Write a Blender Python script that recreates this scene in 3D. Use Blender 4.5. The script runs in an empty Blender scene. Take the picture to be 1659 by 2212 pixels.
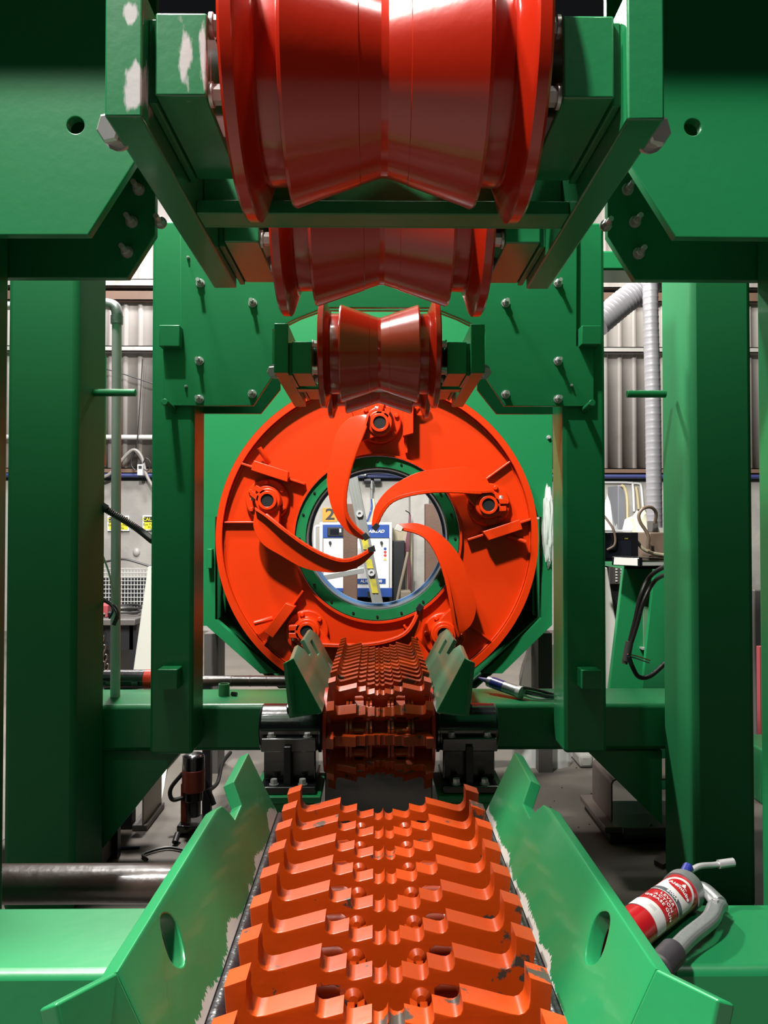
import bpy, bmesh, math, random
from math import sin, cos, pi, radians, sqrt, atan2
from mathutils import Vector, Matrix, Euler, noise

random.seed(7)
SC = bpy.context.scene
COL = SC.collection
# ------------------------------------------------------------------ camera
H = 1.41                       # camera height above the floor
FPX = 1661.0
cam_d = bpy.data.cameras.new('camera')
cam = bpy.data.objects.new('camera', cam_d)
COL.objects.link(cam)
cam.location = (0, 0, H)
cam.rotation_euler = Euler((pi/2 + radians(1.104), 0, -radians(0.604)), 'XYZ')
cam_d.sensor_fit = 'VERTICAL'
cam_d.sensor_height = 36.0
cam_d.lens = FPX / 2212 * 36.0
cam_d.clip_start = 0.02
SC.camera = cam
RM = cam.rotation_euler.to_matrix()

# ------------------------------------------------------------------ world, lights, exposure
w = bpy.data.worlds.new('world'); SC.world = w; w.use_nodes = True
w.node_tree.nodes['Background'].inputs[0].default_value = (0.85, 0.95, 1.0, 1)
w.node_tree.nodes['Background'].inputs[1].default_value = 0.006
SC.view_settings.view_transform = 'Standard'
SC.view_settings.look = 'None'
SC.view_settings.exposure = 0.27
SC.view_settings.gamma = 1.0
SC.view_settings.use_curve_mapping = False

def lamp(name, loc, target, power, sx, sy, col=(1, .96, .9)):
    l = bpy.data.lights.new(name, 'AREA'); l.shape = 'RECTANGLE'; l.size = sx; l.size_y = sy
    l.energy = power; l.color = col
    o = bpy.data.objects.new(name, l); COL.objects.link(o)
    o.location = loc
    o.rotation_euler = (Vector(target) - Vector(loc)).to_track_quat('-Z', 'Y').to_euler()
    return o
lamp('high_bay_lamp_front', (-2.6, -1.5, 6.9), (0, 1.6, 1.0), 960, .4, .4)
lamp('high_bay_lamp_near_right', (1.9, -.9, 6.4), (0.2, 1.5, 1.0), 75, .4, .4)
lamp('high_bay_lamp_centre', (-1.25, .90, 6.6), (0, 3.6, 1.2), 950, .35, .35)
lamp('column_fill_rear', (-1.5, 5.5, 5.8), (.6, 3.2, .9), 480, .35, .35)  # added fill without a known fixture, brightens the right column's inner face
lamp('high_bay_lamp_middle', (-1.5, 2.77, 5.6), (0.1, 3.2, .9), 260, .4, .4)
lamp('high_bay_lamp_hall_left', (-3.2, 8.0, 6.0), (-2.9, 10.2, 1.5), 260, .8, .8, (1, .97, .95))
lamp('high_bay_lamp_hall_right', (3.2, 7.6, 6.0), (3.0, 10.2, 1.8), 150, .8, .8, (1, .97, .84))
lamp('high_bay_lamp_hall_middle', (0.3, 7.0, 5.5), (0.1, 9.6, 1.4), 140, .8, .8, (1, .98, .95))

# ------------------------------------------------------------------ pixel helpers (reading positions off the photograph)
def W(px, py, Y):
    d = RM @ Vector(((px - 829.5) / FPX, (1106 - py) / FPX, -1))
    return Vector((d.x / d.y * Y, Y, H + d.z / d.y * Y))
def WZ(px, py, z):
    d = RM @ Vector(((px - 829.5) / FPX, (1106 - py) / FPX, -1))
    t = (z - H) / d.z
    return Vector((d.x * t, d.y * t, z))
def WP(px, py, p0, n):
    d = RM @ Vector(((px - 829.5) / FPX, (1106 - py) / FPX, -1))
    c = Vector((0, 0, H)); t = (Vector(p0) - c).dot(n) / d.dot(n)
    return c + d * t
XC = 0.012                      # the machine's middle line

# ------------------------------------------------------------------ materials
MATS = {}
ALB = .62                       # overall paint brightness
def paint(name, col, rough=.35, metal=0.0, var=.08, bump=.02, bscale=40, spec=.5, chips=None, smears=None, coat=0.0, stain_or_reflection=None, edges=None):
    m = bpy.data.materials.new(name); m.use_nodes = True
    nt = m.node_tree; N = nt.nodes; L = nt.links
    b = N['Principled BSDF']
    b.inputs['Roughness'].default_value = rough
    b.inputs['Metallic'].default_value = metal
    b.inputs['Specular IOR Level'].default_value = spec
    b.inputs['Coat Weight'].default_value = coat
    b.inputs['Coat Roughness'].default_value = .08
    geo = N.new('ShaderNodeNewGeometry')
    n1 = N.new('ShaderNodeTexNoise'); n1.inputs['Scale'].default_value = 3.0; n1.inputs['Detail'].default_value = 6
    L.new(geo.outputs['Position'], n1.inputs['Vector'])
    ramp = N.new('ShaderNodeMix'); ramp.data_type = 'RGBA'
    c = Vector(col[:3]) * ALB
    ramp.inputs[6].default_value = (*(c * (1 - var)), 1); ramp.inputs[7].default_value = (*(c * (1 + var)), 1)
    L.new(n1.outputs['Fac'], ramp.inputs[0])
    out = ramp.outputs[2]
    def over(out, fac, colr):
        mx = N.new('ShaderNodeMix'); mx.data_type = 'RGBA'
        L.new(fac, mx.inputs[0]); L.new(out, mx.inputs[6]); mx.inputs[7].default_value = (*(Vector(colr) * ALB), 1)
        return mx.outputs[2]
    def mathn(op, a, b2):
        q = N.new('ShaderNodeMath'); q.operation = op
        for i, v in enumerate((a, b2)):
            if isinstance(v, (int, float)): q.inputs[i].default_value = v
            else: L.new(v, q.inputs[i])
        return q.outputs[0]
    def step(v, lo, hi):
        q = N.new('ShaderNodeMapRange'); q.inputs[1].default_value = lo; q.inputs[2].default_value = hi
        L.new(v, q.inputs[0]); return q.outputs[0]
    if stain_or_reflection:                                     # broad blotches of another colour
        sc, th, sc_col, amt = stain_or_reflection
        n3 = N.new('ShaderNodeTexNoise'); n3.inputs['Scale'].default_value = sc; n3.inputs['Detail'].default_value = 5
        L.new(geo.outputs['Position'], n3.inputs['Vector'])
        out = over(out, mathn('MULTIPLY', step(n3.outputs['Fac'], th, th + .15), amt), sc_col)
    if chips:                                     # small flakes where the paint is worn off
        sc, th, ccol = chips
        n2 = N.new('ShaderNodeTexNoise'); n2.inputs['Scale'].default_value = sc; n2.inputs['Detail'].default_value = 8
        n2.inputs['Roughness'].default_value = .6
        L.new(geo.outputs['Position'], n2.inputs['Vector'])
        out = over(out, step(n2.outputs['Fac'], th, th + .02), ccol)
    if edges:                                     # brushed primer left along a welded edge: (points on the edge, direction across, width)
        for (ep, eu, ew, sy) in edges:
            sb = N.new('ShaderNodeVectorMath'); sb.operation = 'SUBTRACT'; sb.inputs[1].default_value = ep
            L.new(geo.outputs['Position'], sb.inputs[0])
            dt = N.new('ShaderNodeVectorMath'); dt.operation = 'DOT_PRODUCT'; dt.inputs[1].default_value = eu
            L.new(sb.outputs[0], dt.inputs[0])
            mp = N.new('ShaderNodeMapping'); mp.inputs['Scale'].default_value = (sy * .5, sy, sy * .5)
            L.new(geo.outputs['Position'], mp.inputs['Vector'])
            na = N.new('ShaderNodeTexNoise'); na.inputs['Scale'].default_value = 1.0; na.inputs['Detail'].default_value = 2
            L.new(mp.outputs[0], na.inputs['Vector'])
            mp2 = N.new('ShaderNodeMapping'); mp2.inputs['Scale'].default_value = (90, 240, 90)
            L.new(geo.outputs['Position'], mp2.inputs['Vector'])
            nb2 = N.new('ShaderNodeTexNoise'); nb2.inputs['Scale'].default_value = 1.0; nb2.inputs['Detail'].default_value = 3
            L.new(mp2.outputs[0], nb2.inputs['Vector'])
            lim = mathn('ADD', mathn('MULTIPLY', mathn('SUBTRACT', na.outputs['Fac'], .34), ew * 4.2), mathn('MULTIPLY', mathn('SUBTRACT', nb2.outputs['Fac'], .5), ew * 1.1))
            d0 = mathn('SUBTRACT', lim, dt.outputs['Value'])
            out = over(out, step(d0, 0.0, ew * .08), (.56, .54, .50))
    if smears:                                    # scraped spots showing pale primer: (centre, radii, colour)
        ns = N.new('ShaderNodeTexNoise'); ns.inputs['Scale'].default_value = 45; ns.inputs['Detail'].default_value = 7
        mp = N.new('ShaderNodeMapping'); mp.inputs['Scale'].default_value = (1.6, 1.6, .45)
        L.new(geo.outputs['Position'], mp.inputs['Vector']); L.new(mp.outputs[0], ns.inputs['Vector'])
        for (ctr, rad, scol) in smears:
            sub = N.new('ShaderNodeVectorMath'); sub.operation = 'SUBTRACT'; sub.inputs[1].default_value = ctr
            L.new(geo.outputs['Position'], sub.inputs[0])
            dv = N.new('ShaderNodeVectorMath'); dv.operation = 'DIVIDE'; dv.inputs[1].default_value = rad
            L.new(sub.outputs[0], dv.inputs[0])
            ln = N.new('ShaderNodeVectorMath'); ln.operation = 'LENGTH'; L.new(dv.outputs[0], ln.inputs[0])
            v = mathn('ADD', mathn('SUBTRACT', 1.0, ln.outputs['Value']), mathn('MULTIPLY', mathn('SUBTRACT', ns.outputs['Fac'], .5), 2.4))
            out = over(out, step(v, .0, .3), scol)
    L.new(out, b.inputs['Base Color'])
    if bump > 0:
        nb = N.new('ShaderNodeTexNoise'); nb.inputs['Scale'].default_value = bscale; nb.inputs['Detail'].default_value = 3
        L.new(geo.outputs['Position'], nb.inputs['Vector'])
        bp = N.new('ShaderNodeBump'); bp.inputs['Strength'].default_value = min(1, bump * 4); bp.inputs['Distance'].default_value = .004
        L.new(nb.outputs['Fac'], bp.inputs['Height']); L.new(bp.outputs[0], b.inputs['Normal'])
    MATS[name] = m
    return m
G = (.012, .205, .068)
WHT = (.62, .6, .6)
paint('green', G, .36, coat=.08, spec=.3)
paint('green_matt', G, .6, spec=.25)
paint('green_scraped', G, .3, coat=.3, smears=[
    ((-.299, .95, H + .553), (.013, .06, .034), WHT), ((-.308, .95, H + .642), (.012, .06, .014), WHT),
    ((-.2425, .965, H + .592), (.0125, .06, .040), WHT), ((-.219, .965, H + .595), (.006, .04, .045), WHT)])
def edge_list(xb, zb, xt, zt, wd, sy):
    d = sqrt((xt - xb) ** 2 + (zt - zb) ** 2); u = ((xt - xb) / d, 0, (zt - zb) / d)
    return [((xb, 0, zb), u, wd, sy)], [((2 * XC - xb, 0, zb), (-u[0], 0, u[2]), wd, sy)]
el, er = edge_list(-.202, H - .590, -.262, H - .462, .020, 11)
paint('green_guard', G, .36, coat=.12, stain_or_reflection=(5, .58, (.06, .14, .03), .4), edges=el)  # olive blotches paint in the orange chain's reflection
paint('green_guard_right', G, .34, coat=.2, stain_or_reflection=(5, .62, (.10, .26, .12), .5), edges=er)
el, er = edge_list(-.190, H - .660, -.300, H - .455, .028, 7)
paint('green_guide_far', (.11, .26, .15), .3, coat=.3, stain_or_reflection=(9, .5, (.10, .25, .13), .6), edges=el)
paint('green_guide_far_right', (.11, .26, .15), .3, coat=.3, stain_or_reflection=(9, .5, (.10, .25, .13), .6), edges=er)
paint('green_faded', (.10, .27, .14), .3, coat=.3, stain_or_reflection=(9, .5, (.2, .33, .2), .7))
paint('primer', (.50, .48, .42), .6, var=.2, bump=.1, bscale=60, stain_or_reflection=(14, .5, (.75, .73, .68), .9))
paint('orange', (.74, .038, .001), .34, coat=.1, var=.05, spec=.35)
paint('orange_chain', (.46, .048, .002), .36, coat=.1, var=.18, chips=(13, .62, (.05, .04, .032)), bump=.03, spec=.35)
paint('red_roller', (.52, .020, .005), .22, coat=.25, var=.1, bump=.03, bscale=25)
paint('red_drum', (.5, .02, .008), .35)
paint('chrome', (.62, .62, .62), .3, .5, bump=.02)
paint('dark_steel', (.035, .035, .04), .45, .6)
paint('steel_lip', (.33, .38, .40), .3, .7)
paint('black_paint', (.008, .008, .010), .22, coat=.6, bump=.05, bscale=30)
paint('black_rubber', (.012, .011, .014), .3, bump=.15, bscale=50)
paint('rust', (.055, .034, .027), .34, .0, coat=.2, var=.35, bump=.1, bscale=30, stain_or_reflection=(8, .5, (.06, .035, .028), .7))
paint('rust_column', (.13, .07, .045), .6, var=.3, bump=.1, stain_or_reflection=(5, .5, (.12, .06, .04), .7))
paint('galvanised', (.66, .67, .67), .3, .1, var=.15, bump=.03)
paint('aluminium', (.50, .53, .52), .4, .6, var=.1)
paint('duct', (.34, .33, .36), .4, .2, var=.1)
paint('concrete', (.40, .385, .36), .9, var=.25, bump=.2, bscale=18, stain_or_reflection=(1.6, .5, (.30, .29, .28), .8))
paint('concrete_floor', (.155, .135, .115), .62, var=.35, bump=.15, bscale=14, stain_or_reflection=(1.7, .5, (.10, .085, .075), .8), chips=(5, .70, (.05, .045, .04)))
paint('sheet_metal_wall', (.50, .46, .44), .5, .1, var=.12, stain_or_reflection=(2.2, .55, (.40, .35, .32), .6))
paint('girt_paint', (.42, .40, .39), .5, var=.15, stain_or_reflection=(3, .55, (.25, .17, .13), .6))
paint('girt_rust', (.16, .09, .06), .7, var=.3)
paint('white_paint', (.80, .81, .82), .35, var=.03)
paint('white_panel', (.80, .80, .74), .5, var=.06, stain_or_reflection=(2.5, .6, (.6, .58, .42), .6))
paint('blue_paint', (.022, .075, .33), .35)
paint('blue_pipe', (.045, .06, .20), .35)
paint('blue_band', (.10, .22, .45), .3)
paint('screen', (.012, .014, .02), .15)
paint('yellow', (.85, .78, .02), .5, var=.05)
paint('sticker_yellow', (.62, .55, .05), .5, var=.2, stain_or_reflection=(14, .5, (.35, .32, .08), .7))
paint('sign_amber', (.62, .30, .015), .5)
paint('black_print', (.01, .01, .01), .5, bump=0)
paint('white_print', (.85, .85, .85), .5, bump=0)
paint('red_print', (.55, .03, .03), .5, bump=0)
paint('red_label', (.50, .008, .016), .3, coat=.4)
paint('grey_label', (.10, .11, .12), .4)
paint('white_label', (.72, .71, .69), .4)
paint('cast_aluminium', (.42, .44, .44), .38, .7, var=.12, bump=.06, bscale=80)
paint('grip_rubber', (.03, .025, .032), .6, bump=.1)
paint('blue_plastic', (.02, .03, .25), .35)
paint('black_cable', (.015, .015, .016), .45)
paint('grey_cable', (.30, .28, .26), .5)
paint('brown_hose', (.16, .11, .075), .5)
paint('tan_board', (.38, .33, .23), .7, var=.1)
paint('cream_wrap', (.62, .60, .45), .4, var=.2, bump=.4, bscale=12)
paint('cardboard', (.50, .24, .15), .8)
paint('drill_red', (.30, .035, .015), .4)
paint('bench_steel', (.13, .12, .115), .5, .3, var=.2)
paint('plate_steel', (.30, .27, .20), .45, .2, var=.2)
paint('plate_steel_pink', (.22, .17, .15), .45, .2, var=.2)
paint('wood', (.20, .165, .12), .8, var=.25)
paint('grey_blue_panel', (.19, .20, .23), .5)
paint('cream_trim', (.55, .47, .28), .5)
paint('red_fabric', (.30, .035, .045), .8)
paint('orange_wire', (.65, .22, .06), .5)
paint('purple_cable', (.16, .06, .08), .5)
def plastic_film(name):
    m = bpy.data.materials.new(name); m.use_nodes = True
    nt = m.node_tree; N = nt.nodes; L = nt.links
    b = N['Principled BSDF']; out = N['Material Output']
    b.inputs['Base Color'].default_value = (.75, .78, .78, 1); b.inputs['Roughness'].default_value = .2
    t = N.new('ShaderNodeBsdfTransparent'); mx = N.new('ShaderNodeMixShader'); mx.inputs[0].default_value = .45
    L.new(t.outputs[0], mx.inputs[1]); L.new(b.outputs[0], mx.inputs[2]); L.new(mx.outputs[0], out.inputs[0])
    MATS[name] = m
plastic_film('plastic_film')

# ------------------------------------------------------------------ object helpers
def tag(o, label=None, cat=None, group=None, kind=None):
    if label: o['label'] = label
    if cat: o['category'] = cat
    if group: o['group'] = group
    if kind: o['kind'] = kind
    return o
def thing(name, label, cat, loc=(0, 0, 0), group=None, kind=None):
    o = bpy.data.objects.new(name, None); COL.objects.link(o); o.location = loc
    o.empty_display_size = .05
    return tag(o, label, cat, group, kind)
def origin_of(o):
    p = Vector((0, 0, 0))
    while o is not None:
        p += o.location; o = o.parent
    return p
def copy_tree(o, parent=None):
    c = o.copy(); COL.objects.link(c)
    if parent: c.parent = parent
    for ch in list(o.children): copy_tree(ch, c)
    return c
def catmull(pts, n=10):
    P = [Vector(p) for p in pts]
    if len(P) < 3: return P
    out = []
    for i in range(len(P) - 1):
        a = P[i - 1] if i else P[0] * 2 - P[1]; b, c = P[i], P[i + 1]
        d = P[i + 2] if i + 2 < len(P) else P[-1] * 2 - P[-2]
        for k in range(n):
            t = k / n
            out.append(.5 * ((2 * b) + (c - a) * t + (2 * a - 5 * b + 4 * c - d) * t * t + (3 * b - a - 3 * c + d) * t ** 3))
    out.append(P[-1])
    return out
MXZ = Matrix(((1, 0, 0, 0), (0, 0, -1, 0), (0, 1, 0, 0), (0, 0, 0, 1)))     # plate outline (x, z) standing up, facing -Y
def std(Y): return Matrix.Translation((0, Y, 0)) @ MXZ
class MB:
    def __init__(s): s.bm = bmesh.new()
    def _add(s, vs, fs, M=None):
        bv = [s.bm.verts.new(M @ Vector(v) if M else Vector(v)) for v in vs]
        for f in fs:
            try: s.bm.faces.new([bv[i] for i in f])
            except ValueError: pass
        return s
    def box(s, lo, hi, M=None):
        (a, b, c), (d, e, f) = lo, hi
        v = [(a, b, c), (d, b, c), (d, e, c), (a, e, c), (a, b, f), (d, b, f), (d, e, f), (a, e, f)]
        return s._add(v, [(3, 2, 1, 0), (4, 5, 6, 7), (0, 1, 5, 4), (1, 2, 6, 5), (2, 3, 7, 6), (3, 0, 4, 7)], M)
    def cbox(s, c, sz, M=None):
        return s.box([c[i] - sz[i] / 2 for i in range(3)], [c[i] + sz[i] / 2 for i in range(3)], M)
    def pbox(s, x0, y0, x1, y1, Y0, Y1):
        a, b = W(x0, y1, Y0), W(x1, y0, Y0)
        return s.box((a.x, Y0, a.z), (b.x, Y1, b.z))
    def prism(s, poly, y0, y1, M=None):          # polygon in (x, z), extruded along y
        n = len(poly)
        v = [(p[0], y0, p[1]) for p in poly] + [(p[0], y1, p[1]) for p in poly]
        f = [tuple(range(n)), tuple(range(2 * n - 1, n - 1, -1))] + [(i, i + n, (i + 1) % n + n, (i + 1) % n) for i in range(n)]
        return s._add(v, f, M)
    def slab(s, pts, vec):                        # any planar 3-D polygon given thickness along vec
        n = len(pts); vec = Vector(vec)
        v = [Vector(p) for p in pts] + [Vector(p) + vec for p in pts]
        f = [tuple(range(n)), tuple(range(2 * n - 1, n - 1, -1))] + [(i, i + n, (i + 1) % n + n, (i + 1) % n) for i in range(n)]
        return s._add(v, f)
    def lathe(s, prof, M=None, seg=48, closed=False):   # prof (axial, radius), axis = local x
        n = len(prof); v = []; f = []
        for k in range(seg):
            a = 2 * pi * k / seg
            for (x, r) in prof: v.append((x, r * cos(a), r * sin(a)))
        m = n if closed else n - 1
        for k in range(seg):
            k2 = (k + 1) % seg
            for i in range(m):
                j = (i + 1) % n
                f.append((k * n + i, k * n + j, k2 * n + j, k2 * n + i))
        if not closed:
            for e in (0, n - 1):
                if prof[e][1] > 1e-6: f.append(tuple(k * n + e for k in range(seg)))
        return s._add(v, f, M)
    def cyl(s, p0, p1, r, seg=20, r1=None):
        p0, p1 = Vector(p0), Vector(p1); d = p1 - p0
        M = Matrix.Translation(p0) @ d.to_track_quat('X', 'Z').to_matrix().to_4x4()
        return s.lathe([(0, r), (d.length, r if r1 is None else r1)], M, seg)
    def tube(s, pts, r, seg=10, smooth=6, rf=None):
        P = catmull(pts, smooth) if smooth else [Vector(p) for p in pts]
        n = len(P); v = []; f = []
        t0 = (P[1] - P[0]).normalized(); up = Vector((0, 0, 1)) if abs(t0.z) < .9 else Vector((1, 0, 0))
        nx = t0.cross(up).normalized()
        for i in range(n):
            t = ((P[min(i + 1, n - 1)] - P[max(i - 1, 0)])).normalized()
            nx = (nx - t * nx.dot(t)).normalized(); ny = t.cross(nx)
            rr = rf(i, n) if rf else r
            for k in range(seg):
                a = 2 * pi * k / seg
                v.append(P[i] + nx * rr * cos(a) + ny * rr * sin(a))
        for i in range(n - 1):
            for k in range(seg):
                k2 = (k + 1) % seg
                f.append((i * seg + k, i * seg + k2, (i + 1) * seg + k2, (i + 1) * seg + k))
        f.append(tuple(range(seg - 1, -1, -1))); f.append(tuple((n - 1) * seg + k for k in range(seg)))
        return s._add(v, f)
    def sphere(s, c, r, M=None, u=20, v=12):
        r = (r, r, r) if isinstance(r, (int, float)) else r
        vs = [(c[0], c[1], c[2] - r[2])]; fs = []
        for j in range(1, v):
            b = -pi / 2 + pi * j / v
            for i in range(u):
                a = 2 * pi * i / u
                vs.append((c[0] + r[0] * cos(b) * cos(a), c[1] + r[1] * cos(b) * sin(a), c[2] + r[2] * sin(b)))
        vs.append((c[0], c[1], c[2] + r[2])); top = len(vs) - 1
        for i in range(u):
            i2 = (i + 1) % u
            fs.append((0, 1 + i2, 1 + i)); fs.append((top, 1 + (v - 2) * u + i, 1 + (v - 2) * u + i2))
            for j in range(v - 2):
                fs.append((1 + j * u + i, 1 + j * u + i2, 1 + (j + 1) * u + i2, 1 + (j + 1) * u + i))
        return s._add(vs, fs, M)
    def hexbolt(s, p, d, r, h, washer=True, stud=0):
        p = Vector(p); d = Vector(d).normalized()
        q = d.to_track_quat('X', 'Z').to_matrix().to_4x4(); M = Matrix.Translation(p) @ q
        b = 0
        if washer: s.lathe([(0, r * 1.25), (h * .25, r * 1.25)], M, 20); b = h * .25
        s.lathe([(b, r), (b + h * .85, r), (b + h, r * .82)], M, 6)
        if stud: s.lathe([(b + h * .9, r * .55), (b + h + stud, r * .55)], M, 14)
        return s
    def curve2d(s, splines, th, bevel, M):         # filled outline with holes, thickness th, rounded edges
        cu = bpy.data.curves.new('t', 'CURVE'); cu.dimensions = '2D'; cu.fill_mode = 'BOTH'
        cu.extrude = max(th / 2 - bevel, 1e-5); cu.bevel_depth = bevel; cu.bevel_resolution = 1; cu.offset = -bevel
        for pts in splines:
            sp = cu.splines.new('POLY'); sp.points.add(len(pts) - 1); sp.use_cyclic_u = True
            for i, p in enumerate(pts): sp.points[i].co = (p[0], p[1], 0, 1)
        return s._obj('c', cu, M)
    def _obj(s, n, data, M):
        o = bpy.data.objects.new(n, data); COL.objects.link(o)
        dg = bpy.context.evaluated_depsgraph_get(); dg.update()
        me = bpy.data.meshes.new_from_object(o.evaluated_get(dg))
        me.transform(M); s.bm.from_mesh(me)
        bpy.data.objects.remove(o); bpy.data.meshes.remove(me); bpy.data.curves.remove(data)
        return s
    def text(s, txt, size, M, ext=.0004, sx=1.0, shear=0.0, bold=.0, fn=None, align='CENTER', space=1.0):
        cu = bpy.data.curves.new('t', 'FONT'); cu.body = txt; cu.size = size; cu.extrude = ext
        cu.align_x = align; cu.align_y = 'CENTER'; cu.shear = shear; cu.offset = bold * size; cu.space_character = space
        n0 = len(s.bm.verts)
        s._obj('t', cu, Matrix.Diagonal((sx, 1, 1, 1)))
        s.bm.verts.ensure_lookup_table()
        for v in s.bm.verts[n0:]:
            v.co = fn(v.co) if fn else M @ v.co
        return s
    def build(s, name, mat, parent=None, label=None, bevel=0.0, smooth=40, local=False, merge=True, recalc=True):
        bm = s.bm
        if merge: bmesh.ops.remove_doubles(bm, verts=bm.verts, dist=1e-6)
        if recalc: bmesh.ops.recalc_face_normals(bm, faces=bm.faces)
        me = bpy.data.meshes.new(name); bm.to_mesh(me); bm.free()
        o = bpy.data.objects.new(name, me); COL.objects.link(o)
        if parent is not None:
            o.parent = parent
            if not local: me.transform(Matrix.Translation(-origin_of(parent)))
        elif not local and len(me.vertices):
            xs = [v.co for v in me.vertices]
            c = Vector(((min(v.x for v in xs) + max(v.x for v in xs)) / 2, (min(v.y for v in xs) + max(v.y for v in xs)) / 2, min(v.z for v in xs)))
            me.transform(Matrix.Translation(-c)); o.location = c
        me.materials.append(MATS[mat] if isinstance(mat, str) else mat)
        if smooth:
            for p in me.polygons: p.use_smooth = True
            me.set_sharp_from_angle(angle=radians(smooth))
        if bevel:
            md = o.modifiers.new('edge', 'BEVEL'); md.width = bevel; md.segments = 2; md.limit_method = 'ANGLE'; md.angle_limit = radians(35)
        if smooth and smooth != 7:
            wn = o.modifiers.new('normals', 'WEIGHTED_NORMAL'); wn.keep_sharp = True; wn.weight = 80
        if label: o['label'] = label
        return o
def struct(o): o['kind'] = 'structure'; return o
def pxs(pts, Y):
    return [(lambda p: (p.x, p.z))(W(a, b, Y)) for a, b in pts]

# =================================================================== THE HALL
struct(MB().box((-9, -3, -.1), (9, 11, 0)).build('floor', 'concrete_floor'))
YW = 10.5
zc = W(0, 1038, YW).z
struct(MB().box((-9, YW, 0), (9, YW + .2, zc)).build('wall_back', 'concrete'))
wb = MB()                                                     # ribbed steel sheets above the concrete
prof = []; x = -9.0
while x < 9:
    prof += [(x, .0), (x + .13, .0), (x + .145, -.035), (x + .185, -.035), (x + .20, 0)]; x += .2
v = []; f = []
for i, (a, d) in enumerate(prof):
    v += [(a, YW + .06 + d, zc + .05), (a, YW + .06 + d, 7.5)]
    if i: f.append((2 * i - 2, 2 * i, 2 * i + 1, 2 * i - 1))
wb._add(v, f)
o = struct(wb.build('wall_cladding', 'sheet_metal_wall', smooth=20)); 
md = o.modifiers.new('s', 'SOLIDIFY'); md.thickness = .004
def girt(py0, py1, mat, depth=.12):
    a = W(800, py0, YW - depth).z; b = W(800, py1, YW - depth).z
    return (a, b)
n = 0
for (py0, py1, mat, dep) in ((604, 620, 'girt_paint', .16), (628, 650, 'girt_rust', .1), (748, 760, 'girt_paint', .12), (1011, 1023, 'girt_rust', .09)):
    n += 1
    z1, z0 = girt(py0, py1, mat, dep)
    m = MB().box((-9, YW - dep, z0), (9, YW + .02, z0 + .012)).box((-9, YW - dep, z1 - .012), (9, YW + .02, z1)).box((-9, YW - dep, z0), (9, YW - dep + .012, z1))
    struct(m.build('trim_%d' % n, mat))
for i, (px, pw) in enumerate(((902, 30),)):                   # concrete pier behind the ring
    a = W(px - pw / 2, 1055, 9.9); b = W(px + pw / 2 + 10, 1055, 9.9)
    struct(MB().box((a.x, 9.9, 0), (b.x, YW, W(0, 1040, 9.9).z)).build('trim_%d' % 5, 'concrete', bevel=.01))
def pipe_y(pts, r, Y, name, mat, label, cat, smooth=6, group=None):
    o = MB().tube([W(a, b, Y) for a, b in pts], r, 12, smooth).build(name, mat)
    tag(o, label, cat, group); return o
pipe_y([(-200, 944), (470, 945)], .035, YW - .08, 'conduit_pipe', 'galvanised', 'grey pipe running level across the ribbed wall behind the left columns', 'pipe', 0)
pb = thing('air_pipe', 'dark blue compressed air pipe running along the top of the concrete wall', 'pipe', W(830, 1032, YW - .09))
MB().tube([W(-200, 1026, YW - .09), W(1700, 1030, YW - .09)], .028, 12, 0).build('pipe_run', 'blue_pipe', pb)
for px in (794, 815): MB().cyl(W(px - 7, 1038.5, YW - .09), W(px + 7, 1038.5, YW - .09), .042).build('coupling', 'dark_steel', pb)
MB().cyl(W(803, 1038, YW - .09), W(803, 1056, YW - .09), .024).cyl(W(803, 1056, YW - .09), W(803, 1080, YW - .09), .016).build('drop_fitting', 'cast_aluminium', pb)
tag(MB().tube([W(803, 1078, YW - .12), W(803, 1095, YW - .14), W(799, 1112, YW - .2), W(792, 1130, YW - .5)], .014, 8).build('air_hose', 'blue_paint'), 'thin blue air hose dropping from the pipe tee to the compressor', 'hose')
tag(MB().tube([W(806, 1078, YW - .12), W(808, 1098, YW - .16), W(804, 1118, YW - .25), W(800, 1132, YW - .5)], .016, 8).build('clear_hose', 'cream_trim'), 'pale clear hose beside the blue one above the compressor', 'hose')
for (pts, nm, lb) in (([(206, 792), (260, 806), (340, 832)], 'hanging_cable', 'thin dark cable sagging diagonally across the upper left ribbed wall'),
                      ([(308, 775), (303, 860), (297, 945), (293, 970), (288, 990)], 'drop_cable', 'thin cable hanging straight down to the looped grey cables, left wall')):
    tag(MB().tube([W(a, b, YW - .14) for a, b in pts], .008, 6).build(nm, 'black_cable'), lb, 'cable')
lc = thing('looped_cable', 'grey cable bundle looped over a hook above the white outlet box', 'cable', W(290, 975, YW - .16))
MB().tube([W(a, b, YW - .16) for a, b in ((205, 1035), (235, 1025), (262, 995), (287, 972), (305, 985), (316, 1025), (332, 1055))], .022, 8).build('thick_cable', 'grey_cable', lc)
MB().tube([W(a, b, YW - .18) for a, b in ((288, 974), (283, 1000), (290, 1014), (300, 1012))], .010, 6).tube([W(a, b, YW - .18) for a, b in ((290, 974), (302, 990), (305, 1008))], .010, 6).tube([W(a, b, YW - .18) for a, b in ((308, 1012), (320, 1016), (325, 1000), (316, 990), (309, 1000))], .008, 6).build('thin_cable', 'black_cable', lc)
ob = thing('outlet_box', 'small white power outlet box fixed to the left wall girt', 'outlet', W(302, 1028, YW - .2))
MB().pbox(296, 1003, 308, 1027, YW - .24, YW - .09).build('box_body', 'white_paint', ob, bevel=.008)
MB().pbox(299, 1006, 306, 1012, YW - .25, YW - .24).build('socket_slot', 'black_print', ob)
ob = thing('outlet_box', 'small white switch box on the wall seen at the top of the ring opening', 'outlet', W(784, 1028, YW - .2))
MB().pbox(778, 1009, 791, 1027, YW - .24, YW - .09).build('box_body', 'white_paint', ob, bevel=.008)
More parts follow.
